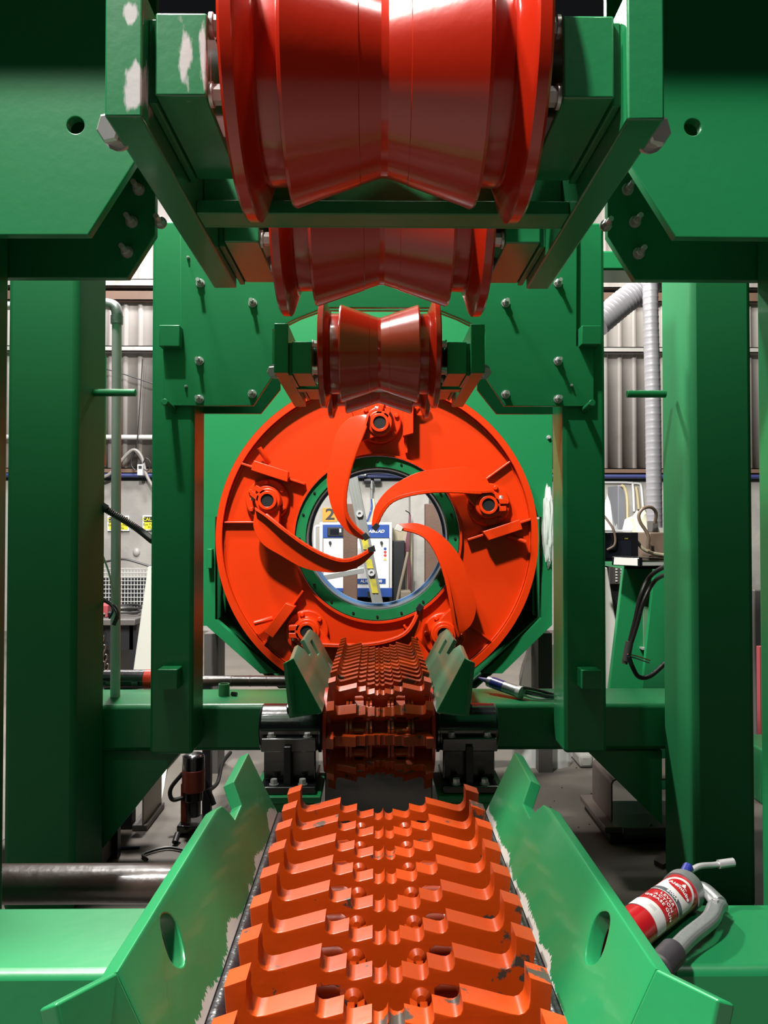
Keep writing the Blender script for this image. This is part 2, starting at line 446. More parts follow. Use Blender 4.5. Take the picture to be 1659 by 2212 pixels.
MB().pbox(782, 1020, 787, 1025, YW - .25, YW - .24).build('socket_slot', 'dark_steel', ob)
pipe_y([(720, 1018), (960, 1024)], .02, YW - .16, 'cable_run', 'black_cable', 'dark cables strung along the wall above the blue air pipe', 'cable', 0)
# caution signs
def caution(x0, x1, y0, y1, label, lines):
    Y = YW - .03
    t = thing('caution_sign', label, 'sign', W((x0 + x1) / 2, y1, Y), 'caution signs on the concrete wall')
    MB().pbox(x0, y0, x1, y1, Y, YW).build('sign_board', 'white_paint', t)
    MB().pbox(x0 + 3, y0 + 3, x1 - 3, y0 + 15, Y - .004, Y).build('header_panel', 'black_print', t)
    MB().pbox(x0 + 3, y0 + 15, x1 - 3, y1 - 3, Y - .004, Y).build('body_panel', 'yellow', t)
    c = W((x0 + x1) / 2, y0 + 9, Y - .006)
    MB().text('CAUTION', .066, Matrix.Translation(c) @ MXZ, bold=.01).build('header_text', 'yellow', t, smooth=0)
    m = MB()
    for i, ln in enumerate(lines): m.text(ln, .046, Matrix.Translation(W((x0 + x1) / 2, y0 + 20 + i * 6.5, Y - .006)) @ MXZ)
    m.build('body_text', 'black_print', t, smooth=0)
caution(232, 279, 1114, 1147, 'yellow and black caution sign partly behind the galvanised pipe', ['Ear Protection', 'Must Be', 'Worn'])
caution(308, 355, 1113, 1146, 'yellow and black caution sign cut off by the inner left column', ['Eye Protection', 'Must Be', 'Worn'])
tag(MB().sphere(W(295, 1193, YW), (.05, .04, .06)).build('lifting_pocket', 'girt_paint'), 'pale patched lifting pocket low on the left concrete wall', 'wall patch')

# ------------------------------------------------------------------ compressor behind the ring
YC = 9.5
ct = thing('air_compressor', 'white and blue cabinet air compressor seen through the ring opening', 'compressor', (W(768, 1290, YC).x, YC, 0))
a = W(690, 1290, YC); b = W(847, 1128, YC)
MB().box((a.x, YC, a.z), (b.x, YC + .75, b.z)).build('cabinet', 'white_paint', ct, bevel=.012)
MB().box((a.x + .02, YC + .02, 0), (b.x - .02, YC + .73, a.z - .06)).build('stand', 'dark_steel', ct, bevel=.01)
MB().pbox(697, 1133, 841, 1162, YC - .012, YC + .01).build('control_panel', 'blue_paint', ct, bevel=.004)
bp_ = MB().pbox(692, 1270, 847, 1290, YC - .014, YC + .01).build('base_skirt', 'blue_paint', ct, bevel=.004)
m = MB().pbox(718, 1278, 741, 1291, YC - .02, YC).pbox(794, 1278, 823, 1291, YC - .02, YC); m.build('fork_slot', 'black_print', ct)
for (p0_, p1_) in ((696, 699), (840, 843)): MB().pbox(p0_, 1162, p1_, 1270, YC - .006, YC).build('door_seam', 'grey_cable', ct)
sc_ = MB().pbox(707, 1139, 742, 1158, YC - .03, YC - .012).build('display_bezel', 'dark_steel', ct, bevel=.004)
MB().pbox(713, 1143, 732, 1155, YC - .033, YC - .03).build('display_glass', 'screen', sc_)
MB().pbox(733, 1142, 737, 1150, YC - .034, YC - .03).build('display_icon', 'white_print', sc_)
MB().text('AIRLAD', .052, Matrix.Translation(W(813, 1148, YC - .016)) @ MXZ @ Matrix.Diagonal((1.08, 1, 1, 1)), shear=.25, bold=.025).build('brand_text', 'white_print', ct, smooth=0)
m = MB()
for k in range(6):
    c = W(789, 1148, YC - .016)
    m.box((-.004, -.002, .006), (.004, .002, .020), Matrix.Translation(c) @ Matrix.Rotation(k * pi / 3, 4, 'Y'))
m.build('brand_mark', 'white_print', ct, smooth=0)
MB().pbox(772, 1250, 833, 1261, YC - .006, YC + .01).build('model_plate', 'blue_paint', ct)
MB().text('AL10PM-F360', .046, Matrix.Translation(W(802, 1255.5, YC - .010)) @ MXZ, bold=.02).build('model_text', 'white_print', ct, smooth=0)
for px in (713, 824):
    h = MB().cyl(W(px, 1172, YC - .03), W(px, 1172, YC), .018, 14).box(tuple(W(px - 1.3, 1178, YC - .035)), (W(px + 1.3, 1170, YC).x, YC - .02, W(px, 1170, YC).z)).build('lock_handle', 'black_print', ct)
st = MB().pbox(828, 1181, 836, 1211, YC - .004, YC).build('sticker_strip', 'white_print', ct)
for i, mt in enumerate(('blue_paint', 'red_print', 'red_print', 'sticker_yellow')):
    c = W(832, 1185.5 + i * 7.2, YC - .006)
    (MB().cyl(c + Vector((0, .002, 0)), c, .018, 16) if i < 3 else MB().prism([(c.x - .02, c.z - .017), (c.x + .02, c.z - .017), (c.x, c.z + .018)], c.y, c.y + .002)).build('safety_symbol', mt, st)
MB().tube([W(688, 1210, YC + .1), W(681, 1205, YC + .1), W(680, 1150, YC + .1), W(682, 1138, YC + .1), W(690, 1136, YC + .1)], .016, 8).build('side_rail', 'white_paint', ct)
t = thing('number_sign', 'amber wall sign with a black figure two above the compressor', 'sign', W(712, 1127, YW))
MB().pbox(697, 1097, 728, 1127, YW - .02, YW).build('sign_board', 'sign_amber', t)
MB().text('2', .21, Matrix.Translation(W(713, 1112, YW - .024)) @ MXZ, bold=.02, sx=1.25).build('figure_two', 'black_print', t, smooth=0)
a, b = W(741, 1305, 8.6), W(772, 1088, 8.6)
tag(MB().box((a.x, 8.6, 0), (b.x, 8.7, b.z)).build('steel_post', 'rust_column', bevel=.008), 'rusty brown steel post standing in front of the compressor', 'post')
a, b = W(919, 1270, 9.2), W(956, 1088, 9.2)
tag(MB().box((a.x, 9.2, 0), (b.x, 9.4, b.z)).build('steel_post', 'rust_column', bevel=.008), 'broad rusty steel post at the right edge of the ring opening', 'post')
a, b = W(848, 1320, 9.8), W(882, 1140, 9.8)
tag(MB().box((a.x, 9.8, 0), (b.x + .05, 9.83, b.z)).build('board_panel', 'tan_board'), 'tan board leaning on the wall right of the compressor', 'board')
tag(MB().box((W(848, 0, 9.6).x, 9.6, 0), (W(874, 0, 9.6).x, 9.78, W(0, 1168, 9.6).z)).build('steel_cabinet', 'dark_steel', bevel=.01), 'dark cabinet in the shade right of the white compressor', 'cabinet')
tag(MB().tube([W(881, 1193, 9.3), W(873, 1230, 9.25), W(858, 1300, 9.2), (W(850, 1345, 9.2).x, 9.2, .02)], .018, 8).build('wooden_pole', 'wood'), 'long brown pole leaning beside the dark cabinet', 'pole')
cb = thing('cable_bundle', 'purple brown cables hanging in a bundle beside the concrete pier', 'cable', W(884, 1270, 9.7))
for k in range(6):
    dx = random.uniform(-4, 4)
    MB().tube([W(886 + dx * .3, 1112, 9.75), W(884 + dx, 1150, 9.7), W(880 + dx * 1.6, 1190, 9.68), W(885 + dx, 1230, 9.7), W(886 + dx, 1290, 9.72)], .010, 6).build('strand', 'purple_cable', cb)
MB().tube([W(886, 1114, 9.75), W(884, 1108, 9.75), W(876, 1103, 9.7)], .007, 6).build('loose_end', 'black_cable', cb)
a, b = W(866, 1300, 9.1), W(888, 1278, 9.1)
tag(MB().box((a.x, 9.1, 0), (b.x, 9.4, b.z)).build('timber_block', 'wood', bevel=.008), 'weathered timber block on end below the hanging cables', 'wood block')
# ladder
YL = 6.0
lt = thing('step_ladder', 'aluminium ladder with yellow stickers leaning behind the ring', 'ladder', (W(825, 1310, YL).x, YL, 0))
def stile(Y, dx, mat, nm):
    top = W(752 + dx, 985, Y); p1 = W(818 + dx, 1315, Y); d = (p1 - top) / (top.z - p1.z); foot = top + d * top.z
    wv = Vector((W(12, 0, Y).x - W(0, 0, Y).x, 0, 0))
    return top, foot, wv
tp, ft, wv = stile(YL, 0, 0, 0)
ft.y -= .0
sl = MB().slab([tp - wv, tp + wv, ft + wv, ft - wv], (0, .035, 0)).build('stile', 'aluminium', lt, bevel=.004)
m = MB()
for k in (-.55, 0, .55): m.slab([tp + wv * (k - .12) - Vector((0, .004, 0)), tp + wv * (k + .12) - Vector((0, .004, 0)), ft + wv * (k + .12) - Vector((0, .004, 0)), ft + wv * (k - .12) - Vector((0, .004, 0))], (0, .006, 0))
m.build('stile_rib', 'aluminium', sl)
def on_stile(py): 
    t = (py - 985) / (1315 - 985.0); return tp + (W(818, 1315, YL) - tp) * t
for (y0, y1) in ((1166, 1187), (1208, 1228), (1251, 1281)):
    a_, b_ = on_stile(y0), on_stile(y1); e = Vector((0, .007, 0))
    MB().slab([a_ - wv * .62 - e, a_ + wv * .5 - e, b_ + wv * .5 - e, b_ - wv * .62 - e], (0, -.003, 0)).build('sticker', 'sticker_yellow', lt)
for py in (1110, 1237):
    c = on_stile(py)
    r_ = MB().lathe([(0, .026), (.02, .026), (.02, .012), (.005, .012)], Matrix.Translation(c - Vector((0, .004, 0))) @ Matrix.Rotation(-pi / 2, 4, 'Z'), 18).build('rung_end', 'galvanised', lt)
for (pa, pb2) in (((660, 1255), (786, 1232)),):
    A_, B_ = W(*pa, YL + .10), W(*pb2, YL + .03); u = Vector((0, 0, .022))
    MB().slab([A_ - u, B_ - u, B_ + u, A_ + u], (0, .04, 0)).build('rung', 'aluminium', lt, bevel=.003)
tp2, ft2 = tp + Vector((-.62, .12, 0)), ft + Vector((-.62, .12, 0))
MB().slab([tp2 - wv, tp2 + wv, ft2 + wv, ft2 - wv], (0, .035, 0)).build('stile', 'aluminium', lt, bevel=.004)

# ------------------------------------------------------------------ left gap: bench, mesh, leaning panel
YB = 6.2
bt = thing('work_bench', 'dark steel workbench behind the galvanised pipe on the left', 'bench', (W(250, 1340, YB).x, YB, 0))
zt = W(250, 1338, YB).z
MB().box((W(120, 0, YB).x, YB, zt - .05), (W(300, 0, YB).x, YB + .9, zt)).build('bench_top', 'bench_steel', bt, bevel=.006)
MB().box((W(130, 0, YB).x, YB + .05, zt - .25), (W(292, 0, YB).x, YB + .1, zt - .05)).build('apron', 'dark_steel', bt)
MB().box((W(130, 0, YB).x, YB + .5, .0), (W(290, 0, YB).x, YB + .8, zt - .05)).build('lower_cabinet', 'black_paint', bt)
for px in (140, 284): MB().box((W(px, 0, YB).x, YB + .05, 0), (W(px, 0, YB).x + .06, YB + .11, zt - .05)).build('leg', 'dark_steel', bt)
hp = thing('cable_heap', 'heap of coiled black cables lying on the workbench', 'cable', W(255, 1320, YB + .4))
for k in range(9):
    cx, cy = W(random.uniform(205, 285), 0, YB + .4).x, YB + random.uniform(.15, .7); r = random.uniform(.10, .22); zz = zt + .012 + .012 * (k % 5)
    MB().tube([(cx + r * 1.2 * cos(q * 2 * pi / 10 + k), cy + r * .7 * sin(q * 2 * pi / 10 + k), zz + .008 * sin(q * 2 + k)) for q in range(14)], .011, 7, 4).build('coil', 'black_cable', hp)
for (x0, x1, yy, lb, mt) in ((212, 240, 1302, 'red box lying among the cables on the workbench', 'red_fabric'), (212, 236, 1316, 'flat white sheet pack lying on the workbench edge', 'white_paint')):
    a_ = W(x0, yy, YB + .2); b_ = W(x1, yy - 12, YB + .2)
    tag(MB().box((a_.x, YB + .12, zt + .002), (b_.x, YB + .4, zt + (.10 if mt == 'red_fabric' else .03))).build('box' if mt == 'red_fabric' else 'sheet_pack', mt, bevel=.006), lb, 'box' if mt == 'red_fabric' else 'sheets')
# mesh rack behind the bench
mt_ = thing('mesh_crate', 'galvanised wire mesh crate standing behind the workbench', 'crate', (W(270, 1290, 8.2).x, 8.2, 0))
m = MB()
xa, xb = W(170, 0, 8.2).x, W(345, 0, 8.2).x; z0, z1 = .05, W(0, 1228, 8.2).z
k = 0
for i in range(27):
    xx = xa + (xb - xa) * i / 26; m.cyl((xx, 8.2, z0), (xx, 8.2, z1), .004, 5)
for i in range(22):
    zz = z0 + (z1 - z0) * i / 21; m.cyl((xa, 8.195, zz), (xb, 8.195, zz), .004, 5)
m.build('front_mesh', 'galvanised', mt_)
MB().box((xa, 8.45, 0), (xb, 8.5, z1 - .12)).build('stacked_contents', 'dark_steel', mt_)
m = MB()
for xx in (xa, xb): m.box((xx - .02, 8.18, 0), (xx + .02, 8.22, z1))
m.build('corner_post', 'galvanised', mt_)
tag(MB().tube([W(a, b, 8.2) for a, b in ((170, 1232), (205, 1220), (235, 1212), (268, 1208), (300, 1216), (345, 1230))], .012, 7).build('arched_cable', 'black_cable'), 'black cable arching over the top of the mesh crate', 'cable')
tag(MB().tube([W(205, 1155, 3.165), W(222, 1200, 3.22), W(236, 1240, 3.26), W(246, 1290, 3.305)], .004, 7).build('white_cable', 'white_paint'), 'thin white cable dropping from the left column to the galvanised pipe', 'cable')
YP = 5.0
a1, a2, a3, a4 = W(319, 1224, YP), W(352, 1224, YP), W(352, 1480, YP), W(283, 1480, YP)
ext = 2.2
def trapez(pts, name, mat, label, cat, th=.05):
    tag(MB().slab(pts, (0, th, 0)).build(name, mat, bevel=.006), label, cat)
def to_floor(p, q):   # extend the line p->q down to the floor
    d = q - p; return p + d * (p.z / -d.z)
trapez([a1, a2, Vector((a2.x, YP, 0)), to_floor(a1, a4)], 'leaning_panel', 'white_panel', 'dirty white tapered panel standing beside the inner left column', 'panel')
b1, b2, b3 = W(1290, 1226, YP), W(1312, 1226, YP), W(1344, 1425, YP)
trapez([b1, b2, to_floor(b2, b3), Vector((b1.x, YP, 0))], 'leaning_panel', 'white_panel', 'white tapered panel standing beside the inner right column', 'panel')
cht = thing('lifting_chain', 'rusty steel chain hanging below the workbench edge', 'chain', W(225, 1450, 6.17))
for k in range(12):
    t = k / 11; p = W(213 + 19 * t, 1340 + 112 * t, 6.17)
    M = Matrix.Translation(p) @ Matrix.Rotation(.2, 4, 'Y') @ Matrix.Rotation((k % 2) * pi / 2, 4, 'Z')
    MB().tube([M @ Vector((.016 * cos(q * pi / 4), 0, .03 * sin(q * pi / 4))) for q in range(9)], .006, 6, 3).build('chain_link', 'rust', cht)
# black corrugated conduit between the left columns
cd = thing('corrugated_conduit', 'black corrugated cable conduit sloping between the left columns', 'conduit', W(270, 1140, 3.1))
P_ = [W(200, 1082, 3.12), W(230, 1101, 3.14), W(270, 1125, 3.16), W(305, 1148, 3.16), W(330, 1168, 3.1)]
MB().tube(P_, .013, 12, 22, rf=lambda i, n: .0125 + .003 * (1 if i % 2 else 0)).build('ribbed_sleeve', 'black_cable', cd, smooth=0)
MB().tube([W(196, 1079, 3.12), W(230, 1101, 3.14)], .019, 12, 0).build('end_fitting', 'black_cable', cd)
tag(MB().tube([W(210, 1262, 3.2), W(218, 1290, 3.2), W(240, 1306, 3.15), W(254, 1325, 3.12), W(246, 1350, 3.12)], .008, 7).tube([W(240, 1306, 3.15), W(252, 1312, 3.12), W(256, 1338, 3.1)], .004, 5).tube([W(240, 1306, 3.15), W(244, 1320, 3.12), W(236, 1336, 3.12)], .004, 5).build('frayed_wire', 'black_cable'), 'frayed black wire ends dangling beside the galvanised pipe', 'wire')
# galvanised pipe on the far beam
gp = thing('standing_pipe', 'tall galvanised pipe with an elbow standing on the left beam', 'pipe', (W(249, 1500, 3.33).x, 3.33, 0))
Zb = H - .729
p0 = Vector((W(249, 1500, 3.33).x, 3.33, Zb)); zt_ = W(249, 690, 3.33).z
xp = p0.x - .004
MB().cyl(p0, (xp, 3.33, zt_), .0205, 28).build('pipe_run', 'galvanised', gp)
MB().cyl((xp, 3.33, zt_ - .02), (xp, 3.33, zt_ + .015), .026, 24).tube([(xp, 3.33, zt_), (xp, 3.33, zt_ + .03), (xp - .012, 3.335, zt_ + .058), (xp - .045, 3.34, zt_ + .07), (xp - .08, 3.345, zt_ + .07)], .0235, 16).build('elbow_fitting', 'cast_aluminium', gp)
MB().cyl((xp - .07, 3.343, zt_ + .07), (xp - .9, 3.40, zt_ + .07), .018).build('cross_run', 'galvanised', gp)
strut = MB().box((p0.x - .022, 3.305, 0), (p0.x + .022, 3.35, Zb - .188)).box((p0.x - .006, 3.300, 0), (p0.x + .006, 3.306, Zb - .188))
tag(strut.build('support_strut', 'dark_steel', bevel=.004), 'narrow grey steel strut under the left beam beside the gusset', 'strut')
tag(MB().pbox(208, 765, 223, 1005, 3.161, 3.2).build('black_bar', 'black_paint'), 'narrow black bar fixed behind the outer left column', 'bar')

# ------------------------------------------------------------------ right gap
dv = thing('ventilation_duct', 'grey spiral ventilation duct dropping beside the outer right column', 'duct', W(1412, 1200, 5.5))
def ribs(i, n, R): return R * (1 + (.035 if i % 6 == 0 else 0))
YD = 5.5
P_ = [W(1404, 560, YD), W(1406, 700, YD), W(1410, 850, YD), W(1412, 1000, YD), W(1414, 1140, YD)]
R_ = .054
MB().tube(P_, R_, 24, 60, rf=lambda i, n: ribs(i, n, R_)).build('vertical_run', 'duct', dv, smooth=60)
MB().tube([W(1440, 575, YD + .25), W(1400, 615, YD + .2), W(1350, 650, YD + .15), W(1290, 700, YD + .1)], .095, 24, 50, rf=lambda i, n: ribs(i, n, .095)).build('sloping_run', 'duct', dv, smooth=60)
wp = thing('white_conduit', 'pair of bent white conduit pipes below the blue pipe, right wall', 'pipe', W(1380, 1100, YW - .2))
YQ = YW - .015
for pts in (((1300, 1042), (1360, 1043), (1367, 1050), (1370, 1105)), ((1368, 1044), (1380, 1045), (1385, 1052), (1389, 1096))):
    MB().tube([W(a, b, YQ) for a, b in pts], .017, 10, 5).build('pipe_run', 'white_paint', wp)
pipe_y([(1374, 1052), (1377, 1070), (1380, 1100)], .02, YW - .018, 'sagging_pipe', 'cream_trim', 'cream flexible pipe between the two bent white conduits', 'pipe')
pp = thing('electrical_cabinet', 'grey blue panel edged in cream standing against the right wall', 'cabinet', W(1345, 1140, 9.0))
a, b = W(1335, 1145, 9.0), W(1353, 1048, 9.0)
MB().box((a.x, 9.0, 0), (b.x, 9.4, b.z)).build('side_panel', 'grey_blue_panel', pp, bevel=.01)
MB().tube([W(1342, 1048, 8.98), W(1350, 1056, 8.98), W(1355, 1080, 8.98), W(1356, 1145, 8.98)], .018, 8).build('edge_trim', 'cream_trim', pp)
def blob(c, r, seed, amp=.25, sub=4):
    bm = bmesh.new(); bmesh.ops.create_icosphere(bm, subdivisions=sub, radius=1)
    for v_ in bm.verts:
        nn = noise.noise(v_.co * 2.2 + Vector((seed, 0, 0))) * amp + noise.noise(v_.co * 6 + Vector((0, seed, 0))) * amp * .45
        q = v_.co * (1 + nn); v_.co = Vector((c[0] + q.x * r[0], c[1] + q.y * r[1], c[2] + q.z * r[2]))
    m_ = MB(); m_.bm.free(); m_.bm = bm; return m_
cc = W(1385, 1140, 7.6)
tag(blob((cc.x, 7.6, cc.z * .5), (.30, .3, cc.z * .58), 3.1).build('wrapped_pallet', 'cream_wrap'), 'big cream wrapped bundle behind the black monitor', 'bundle')
cc = W(1312, 1115, 7.0)
tag(blob((cc.x, 7.0, cc.z * .5), (.12, .12, cc.z * .55), 5.3).build('plastic_bag', 'plastic_film'), 'pale crumpled plastic bag left of the black monitor', 'bag')
YM = 5.2
mt_ = thing('control_monitor', 'black machine control monitor behind the inner right column', 'monitor', W(1345, 1215, YM))
MB().pbox(1290, 1150, 1379, 1212, YM, YM + .25).build('housing', 'black_paint', mt_, bevel=.006)
sc_ = MB().pbox(1293, 1168, 1364, 1206, YM - .004, YM).build('screen', 'screen', mt_)
MB().text('CNC', .011, Matrix.Translation(W(1353, 1163.5, YM - .002)) @ MXZ, shear=.2).build('brand_text', 'sticker_yellow', mt_, smooth=0)
zs = W(1345, 1212, YM).z
MB().box((W(1290, 0, YM).x, YM + .02, 0), (W(1379, 0, YM).x, YM + .3, zs)).build('pedestal', 'dark_steel', mt_, bevel=.006)
kp = MB().pbox(1317, 1222, 1357, 1262, YM - .02, YM + .02).build('keypad_panel', 'bench_steel', mt_, bevel=.004)
m = MB()
for i in range(2):
    for j in range(5): m.pbox(1330 + i * 11, 1228 + j * 6.3, 1334 + i * 11, 1231 + j * 6.3, YM - .026, YM - .02)
m.build('key', 'white_print', kp)
tag(MB().box((W(1300, 0, YM).x, YM + .03, W(0, 1150, YM).z + .002), (W(1362, 0, YM).x, YM + .22, W(0, 1150, YM).z + .016)).build('paper_stack', 'white_paint', bevel=.002), 'loose white papers on top of the black monitor', 'paper')
mc = thing('machine_head', 'brown machine casing with hose fittings right of the black monitor', 'machine', W(1410, 1215, 5.3))
MB().pbox(1403, 1150, 1440, 1215, 5.3, 5.55).build('casing', 'brown_hose', mc, bevel=.008)
MB().pbox(1409, 1125, 1422, 1150, 5.35, 5.45).build('hose_connector', 'bench_steel', mc, bevel=.004)
MB().pbox(1408, 1179, 1413, 1195, 5.296, 5.31).build('slot', 'black_print', mc)
MB().box((W(1396, 0, 5.3).x, 5.32, 0), (W(1440, 0, 5.3).x, 5.55, W(0, 1215, 5.3).z)).build('pedestal', 'bench_steel', mc)
tag(MB().tube([W(1415, 1130, 5.28), W(1417, 1108, 5.25), W(1407, 1096, 5.22), W(1390, 1098, 5.2), W(1380, 1112, 5.2), W(1383, 1128, 5.2), W(1394, 1145, 5.2), W(1401, 1160, 5.2), W(1400, 1185, 5.22)], .0115, 10).build('looped_hose', 'brown_hose'), 'brown hose looping upwards over the brown machine casing', 'hose')
MB().tube([W(1376, 1170, 5.28), W(1390, 1186, 5.26), W(1410, 1195, 5.27), W(1440, 1200, 5.29)], .012, 10).build('sagging_hose', 'tan_board', mc)
MB().tube([W(1300, 1108, 5.25), W(1322, 1138, 5.18), W(1329, 1160, 5.17), W(1327, 1178, 5.17), W(1312, 1188, 5.19)], .008, 8).build('strap', 'brown_hose', mt_)
# binder on green cabinet
YG = 4.3
gc = thing('green_hopper', 'green machine cover with slanted sides beside the outer right column', 'machine', (1.5, YG, 0))
pl = [W(1348, 1222, YG), W(1436, 1222, YG), Vector((W(1436, 0, YG).x, YG, 0)), to_floor(W(1348, 1222, YG), W(1317, 1482, YG))]
MB().slab(pl, (0, .04, 0)).build('front_plate', 'green', gc, bevel=.004)
pl2 = [W(1413, 1230, YG - .16), W(1440, 1230, YG - .16), W(1440, 1480, YG - .16), W(1391, 1480, YG - .16)]
pl2[2] = Vector((pl2[2].x, YG - .16, 0)); pl2[3] = to_floor(W(1420, 1230, YG - .16), W(1391, 1480, YG - .16))
MB().slab(pl2, (0, .03, 0)).build('side_fin', 'green', gc, bevel=.004)
MB().pbox(1390, 1310, 1416, 1400, YG - .012, YG).build('cover_panel', 'green_faded', gc, bevel=.003)
MB().pbox(1388, 1400, 1398, 1404, YG - .05, YG).build('latch', 'chrome', gc)
ztop = W(0, 1222, YG).z
MB().box((pl[0].x, YG, ztop - .02), (pl[1].x, YG + .5, ztop)).build('top_plate', 'green', gc)
bd = thing('ring_binder', 'black and white ring binder lying on the green machine cover', 'binder', W(1350, 1222, YG - .05))
za = ztop + .003
x0, x1 = W(1316, 0, 4.2).x, W(1364, 0, 4.2).x
spine = [Vector((x0, 4.20, za + .050)), Vector((x1, 4.13, za + .045)), Vector((x1, 4.13, za)), Vector((x0 - .005, 4.20, za + .004))]
MB().slab(spine, (.02, .008, 0)).build('spine', 'black_paint', bd, bevel=.002)
c_ = [p + Vector((0, -.003, 0)) for p in spine]; ctr = sum(c_, Vector()) / 4
MB().slab([ctr + (p - ctr) * .86 for p in c_], (0, .002, 0)).build('spine_label', 'white_label', bd)
cov = [spine[0], spine[1], spine[1] + Vector((.22, .10, -.012)), spine[0] + Vector((.22, .22, -.01))]
MB().slab(cov, (0, 0, .004)).build('cover', 'black_paint', bd)
cov = [p - Vector((0, 0, .047)) for p in cov]
MB().slab([cov[0], cov[1], cov[2] + Vector((0, 0, .012)), cov[3] + Vector((0, 0, .012))], (0, 0, .004)).build('cover', 'black_paint', bd)
MB().slab([cov[1] + Vector((.01, .004, .006)), cov[2] + Vector((-.01, .0, .014)), cov[3] + Vector((-.01, -.02, .014)), cov[0] + Vector((.02, -.004, .006))], (0, 0, .018)).build('page_block', 'white_label', bd)
hh = thing('hydraulic_hoses', 'pair of black hydraulic hoses hanging from behind the outer right column', 'hose', W(1360, 1430, 3.7))
MB().tube([W(1490, 1205, 3.17), W(1440, 1222, 3.5), W(1405, 1245, 3.7), W(1385, 1285, 3.7), W(1372, 1340, 3.7), W(1361, 1385, 3.7)], .011, 10).build('hose', 'black_cable', hh)
MB().tube([W(1490, 1225, 3.17), W(1440, 1240, 3.5), W(1412, 1258, 3.68), W(1390, 1300, 3.68), W(1376, 1350, 3.68), W(1364, 1388, 3.68)], .010, 10).build('hose', 'black_cable', hh)
MB().cyl(W(1360, 1386, 3.69), W(1352, 1428, 3.69), .019, 14).cyl(W(1352, 1418, 3.69), W(1349, 1434, 3.69), .014, 6).build('end_fitting', 'bench_steel', hh)
MB().tube([W(1358, 1418, 3.66), W(1366, 1440, 3.66), W(1380, 1462, 3.68), W(1405, 1460, 3.7), W(1440, 1430, 3.72)], .011, 10).build('lower_hose', 'black_cable', hh)
MB().tube([W(1356, 1413, 3.67), W(1378, 1418, 3.75), W(1404, 1427, 3.95)], .0035, 6).build('orange_wire', 'orange_wire', hh)
MB().tube([W(1354, 1416, 3.67), W(1376, 1423, 3.75), W(1402, 1432, 3.95)], .0035, 6).build('blue_wire', 'blue_plastic', hh)
tag(MB().box((W(1628, 0, 4.5).x, 4.5, 0), (W(1655, 0, 4.5).x, 4.54, W(0, 1400, 4.5).z)).build('red_welding_screen', 'red_fabric'), 'dark red screen visible past the outer right column', 'screen')
tag(MB().box((W(1616, 0, 5.).x, 5.0, 0), (W(1700, 0, 5.).x, 5.4, W(0, 1275, 5.0).z)).build('tool_cabinet', 'bench_steel', bevel=.01), 'brown grey tool cabinet at the right edge behind the columns', 'cabinet')
tag(MB().box((W(1630, 0, 3.9).x, 3.9, 0), (W(1700, 0, 3.9).x, 4.2, W(0, 1625, 3.9).z)).build('green_bin', 'green', bevel=.01), 'low green box on the floor at the far right edge', 'box')
# plastic near the ring housing
cc = W(1186, 1135, 4.2)
tag(blob((cc.x, 4.215, cc.z), (.032, .05, .21), 9.2, .22).build('plastic_wrap', 'plastic_film'), 'strip of clear plastic wrap hanging at the right side of the ring housing', 'plastic')
cc = W(1170, 1430, 4.6)
tag(blob((cc.x, 4.6, cc.z - .45), (.17, .1, .58), 4.4, .18).build('plastic_sheet', 'plastic_film'), 'clear plastic sheet draped on the floor right of the ring housing', 'plastic')

# =================================================================== THE MACHINE
# ------------------------------------------------------------------ floor-standing columns and the beams
ZB = H - .729
def column(side, label):
    s = side; n_ = 'column'
    xi = W(165, 1100, 2.85).x if s < 0 else W(1496, 1100, 2.85).x
    xo = W(12, 1100, 2.85).x if s < 0 else W(1628, 1100, 2.85).x
    t = thing('support_column', label, 'column', ((xi + xo) / 2, 3.0, 0), 'outer support columns')
    MB().box((min(xi, xo), 2.85, .0), (max(xi, xo), 3.16, H + 1.25)).build('post', 'green_matt', t, bevel=.02)
    if s < 0: q0, q1 = W(202, 848.5, 3.02), W(293, 848.5, 3.02)
    else: q0, q1 = W(1438, 851, 3.02), W(1354, 851, 3.02)
    q0.z = q1.z; MB().cyl(q0, q1, .0145, 24).build('pin', 'green', t, bevel=.002)
    pts = [(214, 1622), (392, 1622), (214, 1842)] if s < 0 else [(1430, 1622), (1268, 1622), (1430, 1782)]
    MB().prism(pxs(pts, 3.19), 3.19, 3.23).build('gusset', 'green', t)
column(-1, 'thick dark green steel column at the left, front face in deep shade')
column(1, 'thick green steel column at the right with a brightly lit inner side')
fb = MB().box((W(150, 0, 3.17).x - .2, 3.17, ZB - .19), (W(1500, 0, 3.17).x + .2, 3.49, ZB)).build('cross_beam', 'green', bevel=.018)
tag(fb, 'long green cross beam behind the black bearings', 'beam')
ZN = H - .63
nb = MB().box((-1.5, 1.105, ZN - .24), (-.335, 1.297, ZN)).build('near_beam', 'green', bevel=.012)
nb.name = 'cross_beam'
tag(nb, 'green foreground beam on the left in front of the brown pipe', 'beam')
nb = MB().box((.365, 1.105, ZN - .24), (1.5, 1.297, ZN)).build('cross_beam', 'green', bevel=.012)
tag(nb, 'green foreground beam on the right carrying the grease gun', 'beam')
for s, lb in ((-1, 'green foot block under the left foreground beam'), (1, 'green foot block under the right foreground beam')):
    tag(MB().box((s * 1.0 - .12, 1.12, 0), (s * 1.0 + .12, 1.28, ZN - .24)).build('beam_foot', 'green'), lb, 'support')
tag(MB().tube([(-1.7, 1.66, H - .76), (-.33, 1.66, H - .76)], .040, 32, 0).build('brown_pipe', 'rust'), 'thick rusty brown pipe lying behind the left foreground beam', 'pipe')
for xx in (-1.5, -.45): tag(MB().box((xx - .03, 1.62, 0), (xx + .03, 1.70, H - .80)).build('pipe_stand', 'dark_steel'), 'dark stand holding the %s end of the rusty brown pipe' % ('left' if xx < -1 else 'right'), 'stand')
